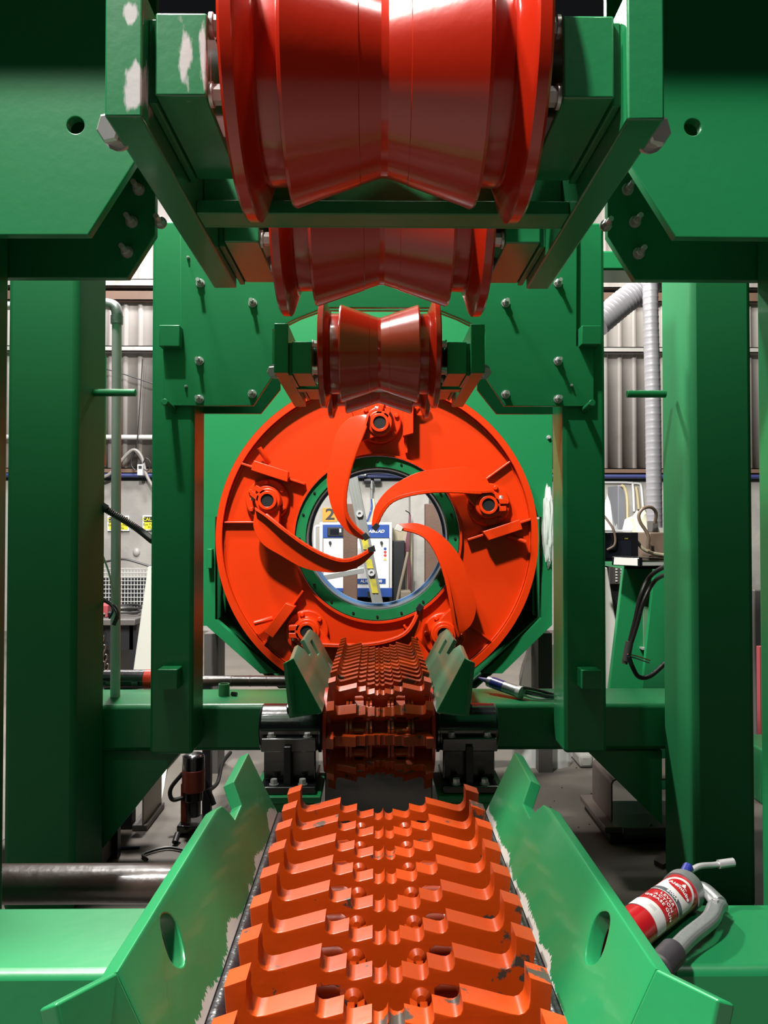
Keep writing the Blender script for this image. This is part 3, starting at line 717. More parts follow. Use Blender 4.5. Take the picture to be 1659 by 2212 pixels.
rp = thing('far_shaft', 'rusty brown shaft running level behind the far cross beam', 'shaft', W(520, 1471, 3.75))
MB().tube([W(430, 1471, 3.75), W(650, 1471, 3.75)], .026, 24, 0).build('bar', 'rust', rp)
for px in (455, 640): MB().box((W(px, 0, 3.75).x - .02, 3.73, 0), (W(px, 0, 3.75).x + .02, 3.77, W(0, 1480, 3.75).z)).build('stand', 'dark_steel', rp)
m = MB()
for px in (500, 540, 575): m.cyl(W(px, 1471, 3.75), W(px + 1.5, 1471, 3.75), .027, 24)
m.build('weld_seam', 'girt_rust', rp)
mo = thing('bearing_motor', 'black cylindrical motor with red ends behind the galvanised pipe', 'motor', W(270, 1484, 3.65))
MB().cyl(W(224, 1468, 3.65), W(316, 1468, 3.65), .046, 28).build('body', 'black_paint', mo, bevel=.006)
MB().cyl(W(314, 1468, 3.65), W(340, 1468, 3.65), .047, 28).build('end_cap', 'red_roller', mo)
MB().cyl(W(150, 1471, 3.65), W(225, 1471, 3.65), .028, 24).build('shaft', 'red_drum', mo)
for px in (235, 290): MB().pbox(px - 7, 1473, px + 7, 1482, 3.59, 3.62).build('mounting_lug', 'black_paint', mo)
MB().box((W(240, 0, 3.65).x, 3.62, 0), (W(300, 0, 3.65).x, 3.68, W(0, 1476, 3.65).z)).build('stand', 'dark_steel', mo)
cp = thing('socket_cup', 'small grey green pipe socket standing on the far beam', 'socket', W(483, 1497, 3.35))
c_ = Vector((W(484, 1496, 3.35).x, 3.35, ZB))
MB().lathe([(0, .024), (.05, .024), (.05, .019), (.008, .019), (.008, 0)], Matrix.Translation(c_) @ Matrix.Rotation(-pi / 2, 4, 'Y'), 28).build('cup', 'green_faded', cp)
tag(MB().cyl(c_ + Vector((.035, -.01, .009)), c_ + Vector((.058, -.02, .009)), .009, 6).build('loose_nut', 'black_paint'), 'small black nut lying beside the pipe socket', 'nut')
# sealant gun on the far beam
sg = thing('sealant_gun', 'caulking gun with a blue and silver cartridge lying on the far beam', 'caulking gun', W(1100, 1490, 3.3))
A_ = Vector((W(1052, 0, 3.38).x, 3.38, ZB + .052)); B_ = Vector((W(1112, 0, 3.29).x, 3.27, ZB + .030)); dd = (B_ - A_).normalized()
MB().cyl(A_, B_, .024, 24).build('cartridge', 'cast_aluminium', sg)
MB().cyl(A_ + dd * .02, A_ + dd * .085, .0245, 24).build('cartridge_label', 'blue_plastic', sg)
MB().cyl(A_ - dd * .055, A_, .004, 12, .014).build('nozzle', 'blue_pipe', sg)
MB().cyl(B_, B_ + dd * .02, .027, 24).build('end_ring', 'white_label', sg)
C_ = Vector((W(1195, 0, 3.24).x, 3.22, ZB + .012))
MB().tube([B_ + Vector((0, 0, .02)), (B_ + C_) / 2 + Vector((0, 0, .02)), C_ + Vector((0, 0, .012))], .007, 8).build('frame_rod', 'black_paint', sg)
MB().tube([B_ + Vector((.02, -.02, -.01)), (B_ + C_) / 2 + Vector((0, -.02, -.012)), C_ + Vector((0, -.015, 0))], .005, 8).build('trigger', 'chrome', sg)
MB().tube([B_ + Vector((.03, -.01, .0)), (B_ + C_) / 2 + Vector((.03, -.02, .0)), C_ + Vector((.01, -.02, .008))], .009, 8).build('handle', 'black_paint', sg)

# ------------------------------------------------------------------ bridge frames (near and far) that hang over the line
def bridge(Yf, Yr, name, label, front_L, rear_L, far, ztop):
    t = thing(name, label, 'machine frame', (XC, Yf, H + .4))
    fl = pxs(front_L, Yf); rl = pxs(rear_L, Yr)
    def plate(pts, Y, hdr, nm):
        left = pts; right = [(2 * XC - x, z) for x, z in reversed(pts)]
        xi = left[-1][0]; xo = left[0][0]
        poly = [(xo, ztop)] + left + [(xi, hdr), (2 * XC - xi, hdr)] + right + [(2 * XC - xo, ztop)]
        return MB().curve2d([poly], .02, .0025, std(Y + .01)).build(nm, 'green', t)
    return t, plate, fl, rl
# near
fr, plate, fl, rl = bridge(1.30, 1.50, 'bridge_frame', 'large green frame plates in the foreground above both sides of the line',
    [(-2200, 507), (190, 507), (292, 347)], [(-1800, 600), (275, 600), (335, 506)], False, H + 2.44)
def near_plate(pts, Y, hdr, nm, holes=(), zt=H + 3.86):  # unseen upper part made this tall and wide to shade columns and far plate
    left = pts; right = [(2 * XC - x, z) for x, z in reversed(pts)]
    xi = left[-1][0]; xo = left[0][0]
    poly = [(xo, zt)] + left + [(xi, hdr), (2 * XC - xi, hdr)] + right + [(2 * XC - xo, zt)]
    return MB().curve2d([poly] + list(holes), .02, .0025, std(Y + .01)).build(nm, 'green', fr)
hol = []
for (px, py) in ((163, 270), (1497, 274)):
    c = W(px, py, 1.30); hol.append([(c.x + .0145 * cos(q * pi / 12), c.z + .0145 * sin(q * pi / 12)) for q in range(24)])
near_plate(fl, 1.30, H + 1.15, 'front_plate', hol)
near_plate(rl, 1.50, H + 1.25, 'rear_plate', zt=H + 3.86)
MB().box((-2.3, 1.32, H + 3.80), (2.3, 1.50, H + 3.84)).build('top_plate', 'green', fr)
MB().box((-2.3, 1.08, H + 1.12), (2.3, 1.30, H + 1.16)).build('shade_ledge', 'green', fr)  # unseen ledge, added to throw shade on the upper front plate
for s in (-1, 1):
    a = W(16, 1200, 1.5).x if s < 0 else W(1640, 1500, 1.5).x
    MB().box((min(a, a + s * .2), 1.325, 0), (max(a, a + s * .2), 1.50, H + 3.80)).build('upright', 'green', fr, bevel=.01)
m_pts = [(300, 410), (285, 480), (348, 482), (275, 545)]
m_pts += [(1355, 410), (1371, 480), (1308, 488), (1379, 548)]
for (px, py) in m_pts:
    q = W(px, py, 1.50); MB().hexbolt(q, (0, -1, 0), .0095, .012, True, .022).build('bolt', 'chrome', fr)
# far
YF = 2.95
ff = thing('bridge_frame', 'green frame plate with studs in the middle, above the ring', 'machine frame', (XC, YF, ZB - .2))
pL = [(390, 300), (390, 745), (352, 745), (352, 876), (547, 876), (589, 812), (589, 712), (640, 688), (700, 664)]
fl = pxs(pL, YF); fl = [(x, z) for x, z in fl]
ZT = H + 1.19
fl[0] = (fl[0][0], ZT)
poly = fl + [(2 * XC - x, z) for x, z in reversed(fl)]
MB().curve2d([poly], .02, .0025, std(YF + .01)).build('front_plate', 'green', ff)
pR = [(352, 300), (352, 894), (564, 894), (606, 842), (606, 712), (650, 690), (700, 672)]
rl = pxs(pR, 3.16); rl[0] = (rl[0][0], H + .98)
poly = rl + [(2 * XC - x, z) for x, z in reversed(rl)]
MB().curve2d([poly], .02, .0025, std(3.16)).build('rear_plate', 'green', ff)
for s in (-1, 1):
    a = XC + s * .715; b = XC + s * .880
    zb = W(0, 1632, 2.97).z
    MB().box((min(a, b), 2.972, zb), (max(a, b), 3.16, ZT)).build('upright', 'green', ff, bevel=.014)
for (x0, y0, x1, y1) in ((343, 702, 388, 748), (340, 1446, 383, 1490), (1257, 703, 1299, 744), (1258, 1448, 1300, 1490)):
    a, b = W(x0, y1, 2.90), W(x1, y0, 2.90)
    MB().box((a.x, 2.90, a.z), (b.x, 2.975, b.z)).build('lug', 'green', ff, bevel=.003)
for (p, q) in (((375, 886), (355, 868)), ((1262, 886), (1280, 870))):
    MB().cyl(W(*p, 2.972), W(*q, 2.85), .0125, 20).build('peg', 'green', ff, bevel=.002)
for (px, py) in ((433, 612), (546, 655), (431, 780), (431, 862), (545, 851), (1205, 612), (1092, 655), (1205, 780), (1205, 862), (1092, 852)):
    MB().hexbolt(W(px, py, YF), (0, -1, 0), .0135, .016, True, .03).build('stud', 'chrome', ff)
for (px, py) in ((402, 835), (407, 557), (1234, 833)):
    MB().hexbolt(W(px, py, YF), (0, -1, 0), .006, .008, False, .008).build('screw', 'chrome', ff)
hr = tag(MB().box((.93, 3.55, W(0, 578, 3.55).z), (2.2, 3.75, W(0, 536, 3.55).z)).build('overhead_rail', 'green', bevel=.01), 'green horizontal rail high behind the columns, seen at the right', 'rail')

# ------------------------------------------------------------------ roller brackets and rollers
def drum_profile():
    hp = [(0, .1250), (.005, .1252), (.034, .1343), (.0350, .1356), (.0375, .1364), (.126, .1662), (.131, .168), (.1355, .166), (.137, .160), (.134, .139)]
    return [(-x, r) for x, r in reversed(hp[1:])] + hp
def make_roller(Y, Z, label):
    t = thing('feed_roller', label, 'roller', (XC, Y, Z), 'red hourglass feed rollers')
    M = Matrix.Translation((XC, Y, Z))
    MB().lathe(drum_profile(), M, 96).build('drum', 'red_roller', t, smooth=7)
    for s in (-1, 1):
        pr = [(.167, .06), (.167, .142), (.171, .150), (.176, .162), (.183, .182), (.187, .188), (.201, .188), (.205, .184), (.205, .178), (.198, .172), (.196, .06)]
        MB().lathe([(s * .132, .138), (s * .168, .139), (s * .19, .128)], M, 64).build('hub', 'red_roller', t)
        MB().lathe([(s * x, r) for x, r in pr], M, 96, closed=True).build('flange', 'red_roller', t, smooth=30)
    MB().cyl((XC - .225, Y, Z), (XC + .225, Y, Z), .042, 32).build('axle', 'dark_steel', t)
    return t
ZR = [H + .640, H + .618, H + .606, H + .634]
YR = [1.10, 1.54, 2.69, 3.15]
make_roller(YR[0], ZR[0], 'largest red hourglass roller, nearest, at the top of the picture')
make_roller(YR[1], ZR[1], 'shaded dark red hourglass roller under the crossbar of the nearest roller')
make_roller(YR[2], ZR[2], 'red hourglass roller in the middle, just above the orange ring')
make_roller(YR[3], ZR[3], 'small red roller mostly hidden behind the middle roller')
def bracket(dY, label, mat, zs):
    t = thing('roller_bracket', label, 'bracket', (XC, .95 + dY, H + .5), 'green roller brackets')
    Ya, Yb = .95 + dY, 1.60 + dY
    for s in (-1, 1):
        a, b = XC + s * .303, XC + s * .350
        lo, hi = min(a, b), max(a, b)
        poly = [(lo, Ya, H + .508), (hi, Ya, H + .508), (hi, Ya, H + .675), (lo, Ya, H + .675)]
        m = MB()
        v = [(lo, Ya, H + .510), (hi, Ya, H + .510), (hi, Yb, H + .498), (lo, Yb, H + .498), (lo, Ya, H + .675), (hi, Ya, H + .675), (hi, Yb, H + .675), (lo, Yb, H + .675)]
        m._add(v, [(3, 2, 1, 0), (4, 5, 6, 7), (0, 1, 5, 4), (1, 2, 6, 5), (2, 3, 7, 6), (3, 0, 4, 7)])
        m.build('arm', mat, t, bevel=.003)
        MB().hexbolt((b + s * .006, Ya + .075, H + .530), (s * .35, -1, -.25), .020, .020).cyl((b + s * .006, Ya + .07, H + .530), (b - s * .01, Ya + .20, H + .56), .012).build('pivot_bolt', 'chrome', t)
        for Yc, Zc in zs:
            c, d = XC + s * .226, XC + s * .292
            MB().box((min(c, d), Yc - .135, Zc - .095), (max(c, d), Yc + .10, Zc + .012)).build('bearing_block', mat, t, bevel=.003)
            MB().box((min(d, a), Yc - .125, Zc - .10), (max(d, a), Yc + .10, Zc + .01)).build('block_spacer', 'green', t, bevel=.002)
            for dy in (-.115, .02):
                for dz in (.008, -.082):
                    MB().hexbolt((c, Yc + dy, Zc + dz), (-s, 0, 0), .0125, .018).build('bolt', 'chrome', t)
    MB().box((XC - .303, 1.238 + dY, H + .507), (XC + .303, 1.29 + dY, H + .53)).box((XC - .303, 1.2895 + dY, H + .507), (XC + .303, 1.298 + dY, H + .60)).build('crossbar', 'green', t, bevel=.002)
    return t
bracket(0, 'near green roller bracket with scraped white patches on its left arm', 'green_scraped', [(YR[0], ZR[0]), (YR[1], ZR[1])])
bracket(1.59, 'far green roller bracket holding the middle roller in front of the ring', 'green', [(YR[2], ZR[2]), (YR[3], ZR[3])])

# ------------------------------------------------------------------ toothed chain conveyors
HALF = [(.195, -.009), (.168, 0), (.168, -.028), (.166, -.036), (.161, -.0415), (.155, -.0435), (.145, -.042), (.0877, -.027), (.0877, -.038), (.085, -.043), (.080, -.0455), (.074, -.0452),
        (.0538, -.040), (.0538, -.049), (.051, -.0545), (.046, -.0568), (.040, -.056), (.0197, -.051), (.0197, -.056), (.017, -.0595), (.012, -.061), (.006, -.0595), (.002, -.055), (0, -.049)]
def circ(cx, cz, r, n=14): return [(cx + r * cos(2 * pi * k / n), cz + r * sin(2 * pi * k / n)) for k in range(n)]
PROF = [(-x, z) for x, z in HALF] + [(x, z) for x, z in reversed(HALF[:-1])] + [(.182, -.150), (-.182, -.150)]
HOLES = []
for s in (-1, 1): HOLES.append([(s * .062, -.105), (s * .096, -.105), (s * .096, -.066), (s * .070, -.063), (s * .062, -.068)])
def flight_mesh():
    return MB().curve2d([PROF] + HOLES, .037, .0016, MXZ)
def boss_mesh(s):
    m = MB()
    if 1: m.lathe([(0, .0125), (.004, .0125), (.010, .006)], Matrix.Translation((s * .044, -.016, -.078)) @ Matrix.Rotation(-pi / 2, 4, 'Z'), 18)
    return m
def link_mesh(s):
    m = MB()
    if 1:
        c = s * .078
        for dx in (-.044, -.031, .031, .044):
            m.box((c + dx - .005, -.058, -.135), (c + dx + .005, -.015, -.080))
            m.lathe([(-.005, .025), (.005, .025)], Matrix.Translation((c + dx, -.058, -.107)), 20)
        m.lathe([(-.048, .009), (-.03, .009), (-.03, .021), (-.022, .021), (-.018, .017), (.018, .017), (.022, .021), (.030, .021), (.03, .009), (.048, .009)], Matrix.Translation((c, -.058, -.107)), 20)
    return m
def chain(label, ys, zf, arcs=()):
    t = thing('toothed_chain', label, 'conveyor chain', (XC + .003, ys[0], 0))
    f0 = b0 = l0 = None
    poses = [((0, y - ys[0], zf(y)), 0.0) for y in ys] + [((0, y - ys[0], z), ang) for (y, z, ang) in arcs]
    for i, (loc, ang) in enumerate(poses):
        if f0 is None:
            f0 = flight_mesh().build('flight', 'orange_chain', t, local=True)
            kids = [boss_mesh(q).build('pin_boss', 'orange_chain', f0, local=True) for q in (-1, 1)]
            kids += [link_mesh(q).build('chain_link', 'orange_chain', f0, local=True, bevel=.001) for q in (-1, 1)]
            f = f0
        else:
            f = f0.copy(); COL.objects.link(f)
            for ch in kids:
                c = ch.copy(); COL.objects.link(c); c.parent = f
        f.location = loc; f.rotation_euler = (ang, 0, 0)
    return t
ysn = [.940 - .0935 * 2 + .0935 * k for k in range(10)]
nc = chain('near orange toothed chain filling the bottom middle of the picture', ysn, lambda y: H - .535)
YS, ZS, RS = 3.0, H - .785, .22
arcs = []
for aa in (72, 37, 1, -36, -72):
    a = radians(aa); arcs.append((YS - RS * cos(a), ZS + RS * sin(a), radians(90 - aa)))
ysf = [3.06 + .090 * k for k in range(11)]
fc = chain('far orange toothed chain leading up to the ring', ysf, lambda y: H - .565, arcs)
MB().cyl((XC - .208, YS, ZS), (XC + .208, YS, ZS), .105, 40).build('sprocket_drum', 'red_drum', fc)
for s in (-1, 1): MB().lathe([(s * .196, .06), (s * .196, .158), (s * .208, .158), (s * .208, .06)], Matrix.Translation((XC, YS, ZS)), 48, True).build('drum_flange', 'red_drum', fc)
# beds under the chains
tag(MB().box((XC - .19, .62, H - .78), (XC + .19, 1.62, H - .69)).box((XC - .17, .7, 0), (XC + .17, .8, H - .78)).box((XC - .17, 1.45, 0), (XC + .17, 1.55, H - .78)).build('conveyor_bed', 'black_paint'), 'black conveyor bed under the near toothed chain', 'conveyor bed')
tag(MB().box((XC - .10, 3.51, H - .80), (XC + .10, 4.05, H - .72)).box((XC - .08, 3.6, 0), (XC + .08, 3.7, H - .8)).build('conveyor_bed', 'black_paint'), 'black conveyor bed under the far toothed chain', 'conveyor bed')
tag(MB().box((XC - .215, 3.10, 0), (XC + .215, 3.155, H - .94)).build('dark_filler_plate', 'black_paint', bevel=.004), 'black guard plate darkening the gap below the far chain drum', 'filler')  # black plate added to darken the gap under the drum

# ------------------------------------------------------------------ slanted guide plates beside the chains
def guide(label, s, near=True):
    t = thing('guide_plate', label, 'guide plate', (XC + s * .25, .8 if near else 2.72, H - .6))
    mir = (lambda p: p) if s < 0 else (lambda p: Vector((2 * XC - p.x, p.y, p.z)))
    if near:
        Xb, Zb_, Xt, Zt_ = -.202, H - .590, -.262, H - .462
    else:
        Xb, Zb_, Xt, Zt_ = -.190, H - .660, -.300, H - .455
    n = Vector((Zt_ - Zb_, 0, -(Xt - Xb))).normalized()      # towards the chain
    p0 = Vector((Xb, 0, Zb_)); th = .022 if near else .018
    U = Vector((Xt - Xb, 0, Zt_ - Zb_)).normalized()
    def loc(px, py):
        p = WP(px, py, p0, n); return (p.y, (p - p0).dot(U))
    Lm = Matrix(((0, U.x, n.x, 0), (1, U.y, n.y, 0), (0, U.z, n.z, 0), (0, 0, 0, 1)))
    Lm = Matrix.Translation(p0 - n * th / 2) @ Lm
    if near:
        out = [loc(*q) for q in ((537, 1626), (505, 1689), (522, 1738), (508, 1770), (494, 1752), (480, 1740), (468, 1748), (270, 2070))]
        Yf = .80
        fold_t = (Yf, out[-1][1])
        out = out + [fold_t, (Yf, 0.0), (1.60, 0.0)]
        hole = []
        for k in range(28):
            a = 2 * pi * k / 28
            ca, sa = cos(a), sin(a); r_ = (abs(ca) ** 2.6 + abs(sa) ** 2.6) ** (-1 / 2.6)
            hole.append(loc(374 + 19 * r_ * ca + 15 * r_ * sa, 2031 + 57 * r_ * sa))
        holes = [hole]
    else:
        Yf = 2.75
        out = [loc(*q) for q in ((672, 1357), (693, 1361), (716, 1412))]
        tt = out[0][1]
        out = [(3.62, 0.0), (3.62, tt * .8), (3.50, tt), (3.17, tt), (3.17, tt * .72), (3.10, tt * .72), (3.06, tt * .9), (2.98, tt * 1.04), (Yf, tt * .98), (Yf, 0.0)]
        holes = [[(3.30, tt * .55), (3.38, tt * .55), (3.38, tt * .85), (3.30, tt * .85)]]
        fold_t = (Yf, tt * .98)
    m = MB().curve2d([out] + holes, th, .003, Lm)
    for v in m.bm.verts: v.co = mir(v.co)
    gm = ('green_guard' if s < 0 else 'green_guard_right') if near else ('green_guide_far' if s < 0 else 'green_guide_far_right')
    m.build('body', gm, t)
    if not near: gm = 'green'
    # flared wing at the near end
    ft = p0 + U * fold_t[1]; ft = Vector((ft.x, Yf, ft.z)); fbm = Vector((p0.x, Yf, p0.z))
    if near:
        e1 = Vector((-.295, .722, H - .440)); e2 = Vector((-.262, .722, H - .60))
    else:
        e1 = Vector((W(620, 1429, 2.70).x, 2.70, W(620, 1429, 2.70).z)); e2 = Vector((W(633, 1548, 2.70).x, 2.70, W(633, 1548, 2.70).z))
    nn = (e1 - ft).cross(fbm - ft).normalized()
    if nn.y < 0: nn = -nn
    m = MB().slab([mir(p) for p in (ft, e1, e2, fbm)], mir(Vector((2 * XC * 0, 0, 0)) + nn * th) - mir(Vector((0, 0, 0))))
    m.build('wing', gm, t, bevel=.003)
    # black primer strip and black rubber along the lower edge
    ye = 1.60 if near else 3.6
    m = MB(); q0 = p0 + n * .002 - U * .010
    m.tube([mir(Vector((q0.x, Yf + (ye - Yf) * k / 8, q0.z - .004))) for k in range(9)], .014, 10, 3).build('rubber_strip', 'black_rubber', t) if near else None
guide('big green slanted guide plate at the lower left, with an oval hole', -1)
guide('big green slanted guide plate at the lower right, below the grease gun', 1)
guide('small green guide plate left of the far toothed chain', -1, False)
guide('small green guide plate right of the far toothed chain', 1, False)
for s, lb in ((-1, 'black side rail left of the near toothed chain'), (1, 'black side rail right of the near toothed chain')):
    tag(MB().box((XC + s * .22 - .012, .7, 0), (XC + s * .22 + .012, 1.6, H - .612)).build('side_rail', 'black_paint'), lb, 'rail')

# ------------------------------------------------------------------ black bearing housings
def bearing(s, label):
    t = thing('bearing_housing', label, 'bearing', (XC + s * .33, 2.98, H - .99), 'black bearing housings')
    a, b = XC + s * .222, XC + s * .455
    z = ZS
    MB().cyl((a, YS, z + .01), (b, YS, z + .01), .088, 40).build('barrel', 'black_paint', t, bevel=.01)
    MB().lathe([(s * -.003, .095), (s * .010, .095)], Matrix.Translation((a, YS, z + .01)), 40).build('inner_ring', 'black_paint', t, bevel=.003)
    lo, hi = min(a, b) + .015, max(a, b) - .012
    MB().box((lo, YS - .115, z - .055), (hi, YS + .10, z - .005)).build('split_flange', 'black_paint', t, bevel=.004)
    MB().box((lo + .005, YS - .075, z - .17), (hi - .005, YS + .09, z - .04)).build('pedestal', 'black_paint', t, bevel=.006)
    MB().box((lo + .0, YS - .15, z - .20), (hi, YS + .12, z - .172)).build('base_plate', 'black_paint', t, bevel=.004)
    MB().box(((lo + hi) / 2 - .016, YS - .135, z - .175), ((lo + hi) / 2 + .010, YS - .10, z - .03)).build('rib', 'dark_steel', t, bevel=.003)
    MB().cyl(((lo + hi) / 2, YS - .05, z + .085), ((lo + hi) / 2, YS - .06, z + .105), .016, 12).build('grease_boss', 'black_paint', t, bevel=.002)
    for dx in (.03, -.03):
        for (xx) in ((lo + .035, hi - .035) if dx > 0 else ()):
            MB().hexbolt((xx, YS - .092, z - .005), (0, 0, 1), .013, .014).build('bolt', 'chrome', t)
            MB().hexbolt((xx + (.015 if xx < (lo + hi) / 2 else -.015), YS - .125, z - .172), (0, 0, 1), .014, .018).build('bolt', 'chrome', t)
    sh = thing('bearing_shelf', label.replace('black bearing housing', 'green shelf under the black bearing'), 'shelf', (XC + s * .33, 2.98, 0), 'green bearing shelves')
    MB().box((lo - .02, YS - .17, z - .226), (hi + .02, YS + .11, z - .201)).build('shelf_plate', 'green', sh, bevel=.003)
    MB().box((lo - .015, YS - .165, z - .275), (hi + .015, YS - .145, z - .226)).build('front_lip', 'green', sh, bevel=.003)
    MB().box((lo - .02 if s < 0 else hi - .0, YS - .17, z - .201), (lo + .0 if s < 0 else hi + .02, YS + .08, z - .185)).build('side_stop', 'green', sh)
    MB().box((lo + .05, YS + .0, 0), (hi - .05, YS + .08, z - .226)).build('shelf_leg', 'green', sh)
    for xx in (lo + .03, hi - .03): MB().hexbolt((xx, YS - .125, z - .226), (0, 0, -1), .011, .014, True, .02).build('bolt', 'dark_steel', sh)
bearing(-1, 'black bearing housing left of the far chain drum')
bearing(1, 'black bearing housing right of the far chain drum')

# ------------------------------------------------------------------ the debarking ring
YK = 4.20
RC = W(815, 1163, YK); RX, RZ = RC.x, RC.z
K = YK / FPX * 1.0
def rp(dx, dy, rot=0):          # picture offsets from the ring centre -> ring plane (x, z), turned clockwise by rot
    a = radians(rot); x = dx * cos(a) - dy * sin(a); y = dx * sin(a) + dy * cos(a)
    return (RX + x * K, RZ - y * K)
def circle(r, n=96, rev=False): return [(RX + r * cos(2 * pi * k / n), RZ + r * sin(2 * pi * k / n)) for k in range(n)]
R0, RI, RG = 346 * K, 183 * K, 153 * K
hs = thing('ring_housing', 'green panel housing around the orange ring', 'machine housing', (RX, YK + .1, 0))
YH = YK + .03
pl = pxs([(432, 640), (1192, 640), (1192, 1117), (432, 1117)], YH)
arc = [(RX + (R0 + .012) * cos(a), RZ + (R0 + .012) * sin(a)) for a in [pi - pi * k / 60 for k in range(61)]]
zl = pl[2][1]
a0 = math.asin((zl - RZ) / (R0 + .012))
arc = [(RX + (R0 + .012) * cos(a), RZ + (R0 + .012) * sin(a)) for a in [pi - a0 - (pi - 2 * a0) * k / 70 for k in range(71)]]
outline = [(pl[0][0], pl[0][1]), (pl[0][0], zl)] + arc + [(pl[1][0], zl), (pl[1][0], pl[1][1])]
MB().curve2d([outline], .02, .002, std(YH + .01)).build('front_panel', 'green', hs)
def strip(pts, w_, nm):         # bent edge bar of the lower casing
    MB().curve2d([pts], w_, .002, std(YH + .03)).build(nm, 'green', hs)
for s in (-1, 1):
    P1 = [(436, 1116), (465, 1116), (465, 1338), (600, 1455), (562, 1455), (446, 1352), (436, 1352)] if s < 0 else [(1193, 1116), (1170, 1116), (1170, 1335), (1040, 1455), (1085, 1455), (1193, 1350)]
    MB().curve2d([pxs(P1, YH)], .06, .002, std(YH + .03)).build('edge_bar', 'green', hs)
    q = pxs([(430, 1117), (455, 1352), (640, 1520), (455, 1520)] if s < 0 else [(1192, 1117), (1180, 1352), (990, 1520), (1180, 1520)], YH + .5)
    e = pxs([(447, 1120), (447, 1350), (600, 1490), (1030, 1490), (1191, 1350), (1191, 1120)], YH)
m = MB()
for i in range(len(e) - 1):
    (xa_, za_), (xb_, zb_) = e[i], e[i + 1]
    m._add([(xa_, YH + .06, za_), (xb_, YH + .06, zb_), (xb_, YH + .5, zb_), (xa_, YH + .5, za_)], [(0, 1, 2, 3)])
m._add([(x, YH + .5, z) for x, z in e], [tuple(range(len(e)))]) if False else None
ob_ = m.build('casing_shell', 'green', hs)
md = ob_.modifiers.new('s', 'SOLIDIFY'); md.thickness = .012; md.offset = 0
ee = [(x * 1.0, z) for x, z in e]
ee = [(ee[0][0], RZ + .5)] + ee + [(ee[-1][0], RZ + .5)]
MB().curve2d([ee, circle(RG + .03, 72)], .02, .001, std(YH + .5)).build('back_plate', 'dark_steel', hs)
MB().hexbolt(W(1185, 945, YH), (0, -1, 0), .010, .012).build('bolt', 'chrome', hs)
c = W(453, 1205, YH)
MB().box((c.x - .006, YH - .05, c.z - .055), (c.x + .022, YH, c.z + .05)).build('hinge', 'green', hs, bevel=.003)
for s in (-1, 1):
    lx = W(462 if s < 0 else 1172, 0, YH + .2).x
    MB().box((lx - .04, YH + .2, 0), (lx + .04, YH + .4, RZ - .55)).build('foot', 'bench_steel', hs)

rt = thing('debarking_ring', 'big orange debarking ring with five curved arms', 'rotor', (RX, YK, RZ - R0))
MB().curve2d([circle(R0 - .012, 128), circle(RI - .004, 96)], .03, .001, std(YK + .03)).build('ring_plate', 'orange', rt)
RMx = Matrix.Translation((RX, YK, RZ)) @ Matrix.Rotation(pi / 2, 4, 'Z')
MB().lathe([(-.030, R0 - .034), (-.030, R0), (.26, R0), (.26, R0 - .012), (-.0, R0 - .014), (.002, R0 - .034)], RMx, 128, True).build('outer_rim', 'orange', rt, smooth=30)
m = MB()
N_ = 200                                                       # weld bead inside the rim
pts = [Vector((RX + (R0 - .037) * cos(2 * pi * k / N_), YK + .012, RZ + (R0 - .037) * sin(2 * pi * k / N_))) for k in range(N_ + 1)]
m.tube(pts, .006, 6, 0, rf=lambda i, n: .0055 + .0015 * (i % 2)).build('weld_bead', 'orange', rt)
MB().lathe([(-.012, RI - .012), (-.012, RI), (.012, RI + .004), (.012, RI - .012)], RMx, 96, True).build('inner_lip', 'orange', rt, smooth=30)
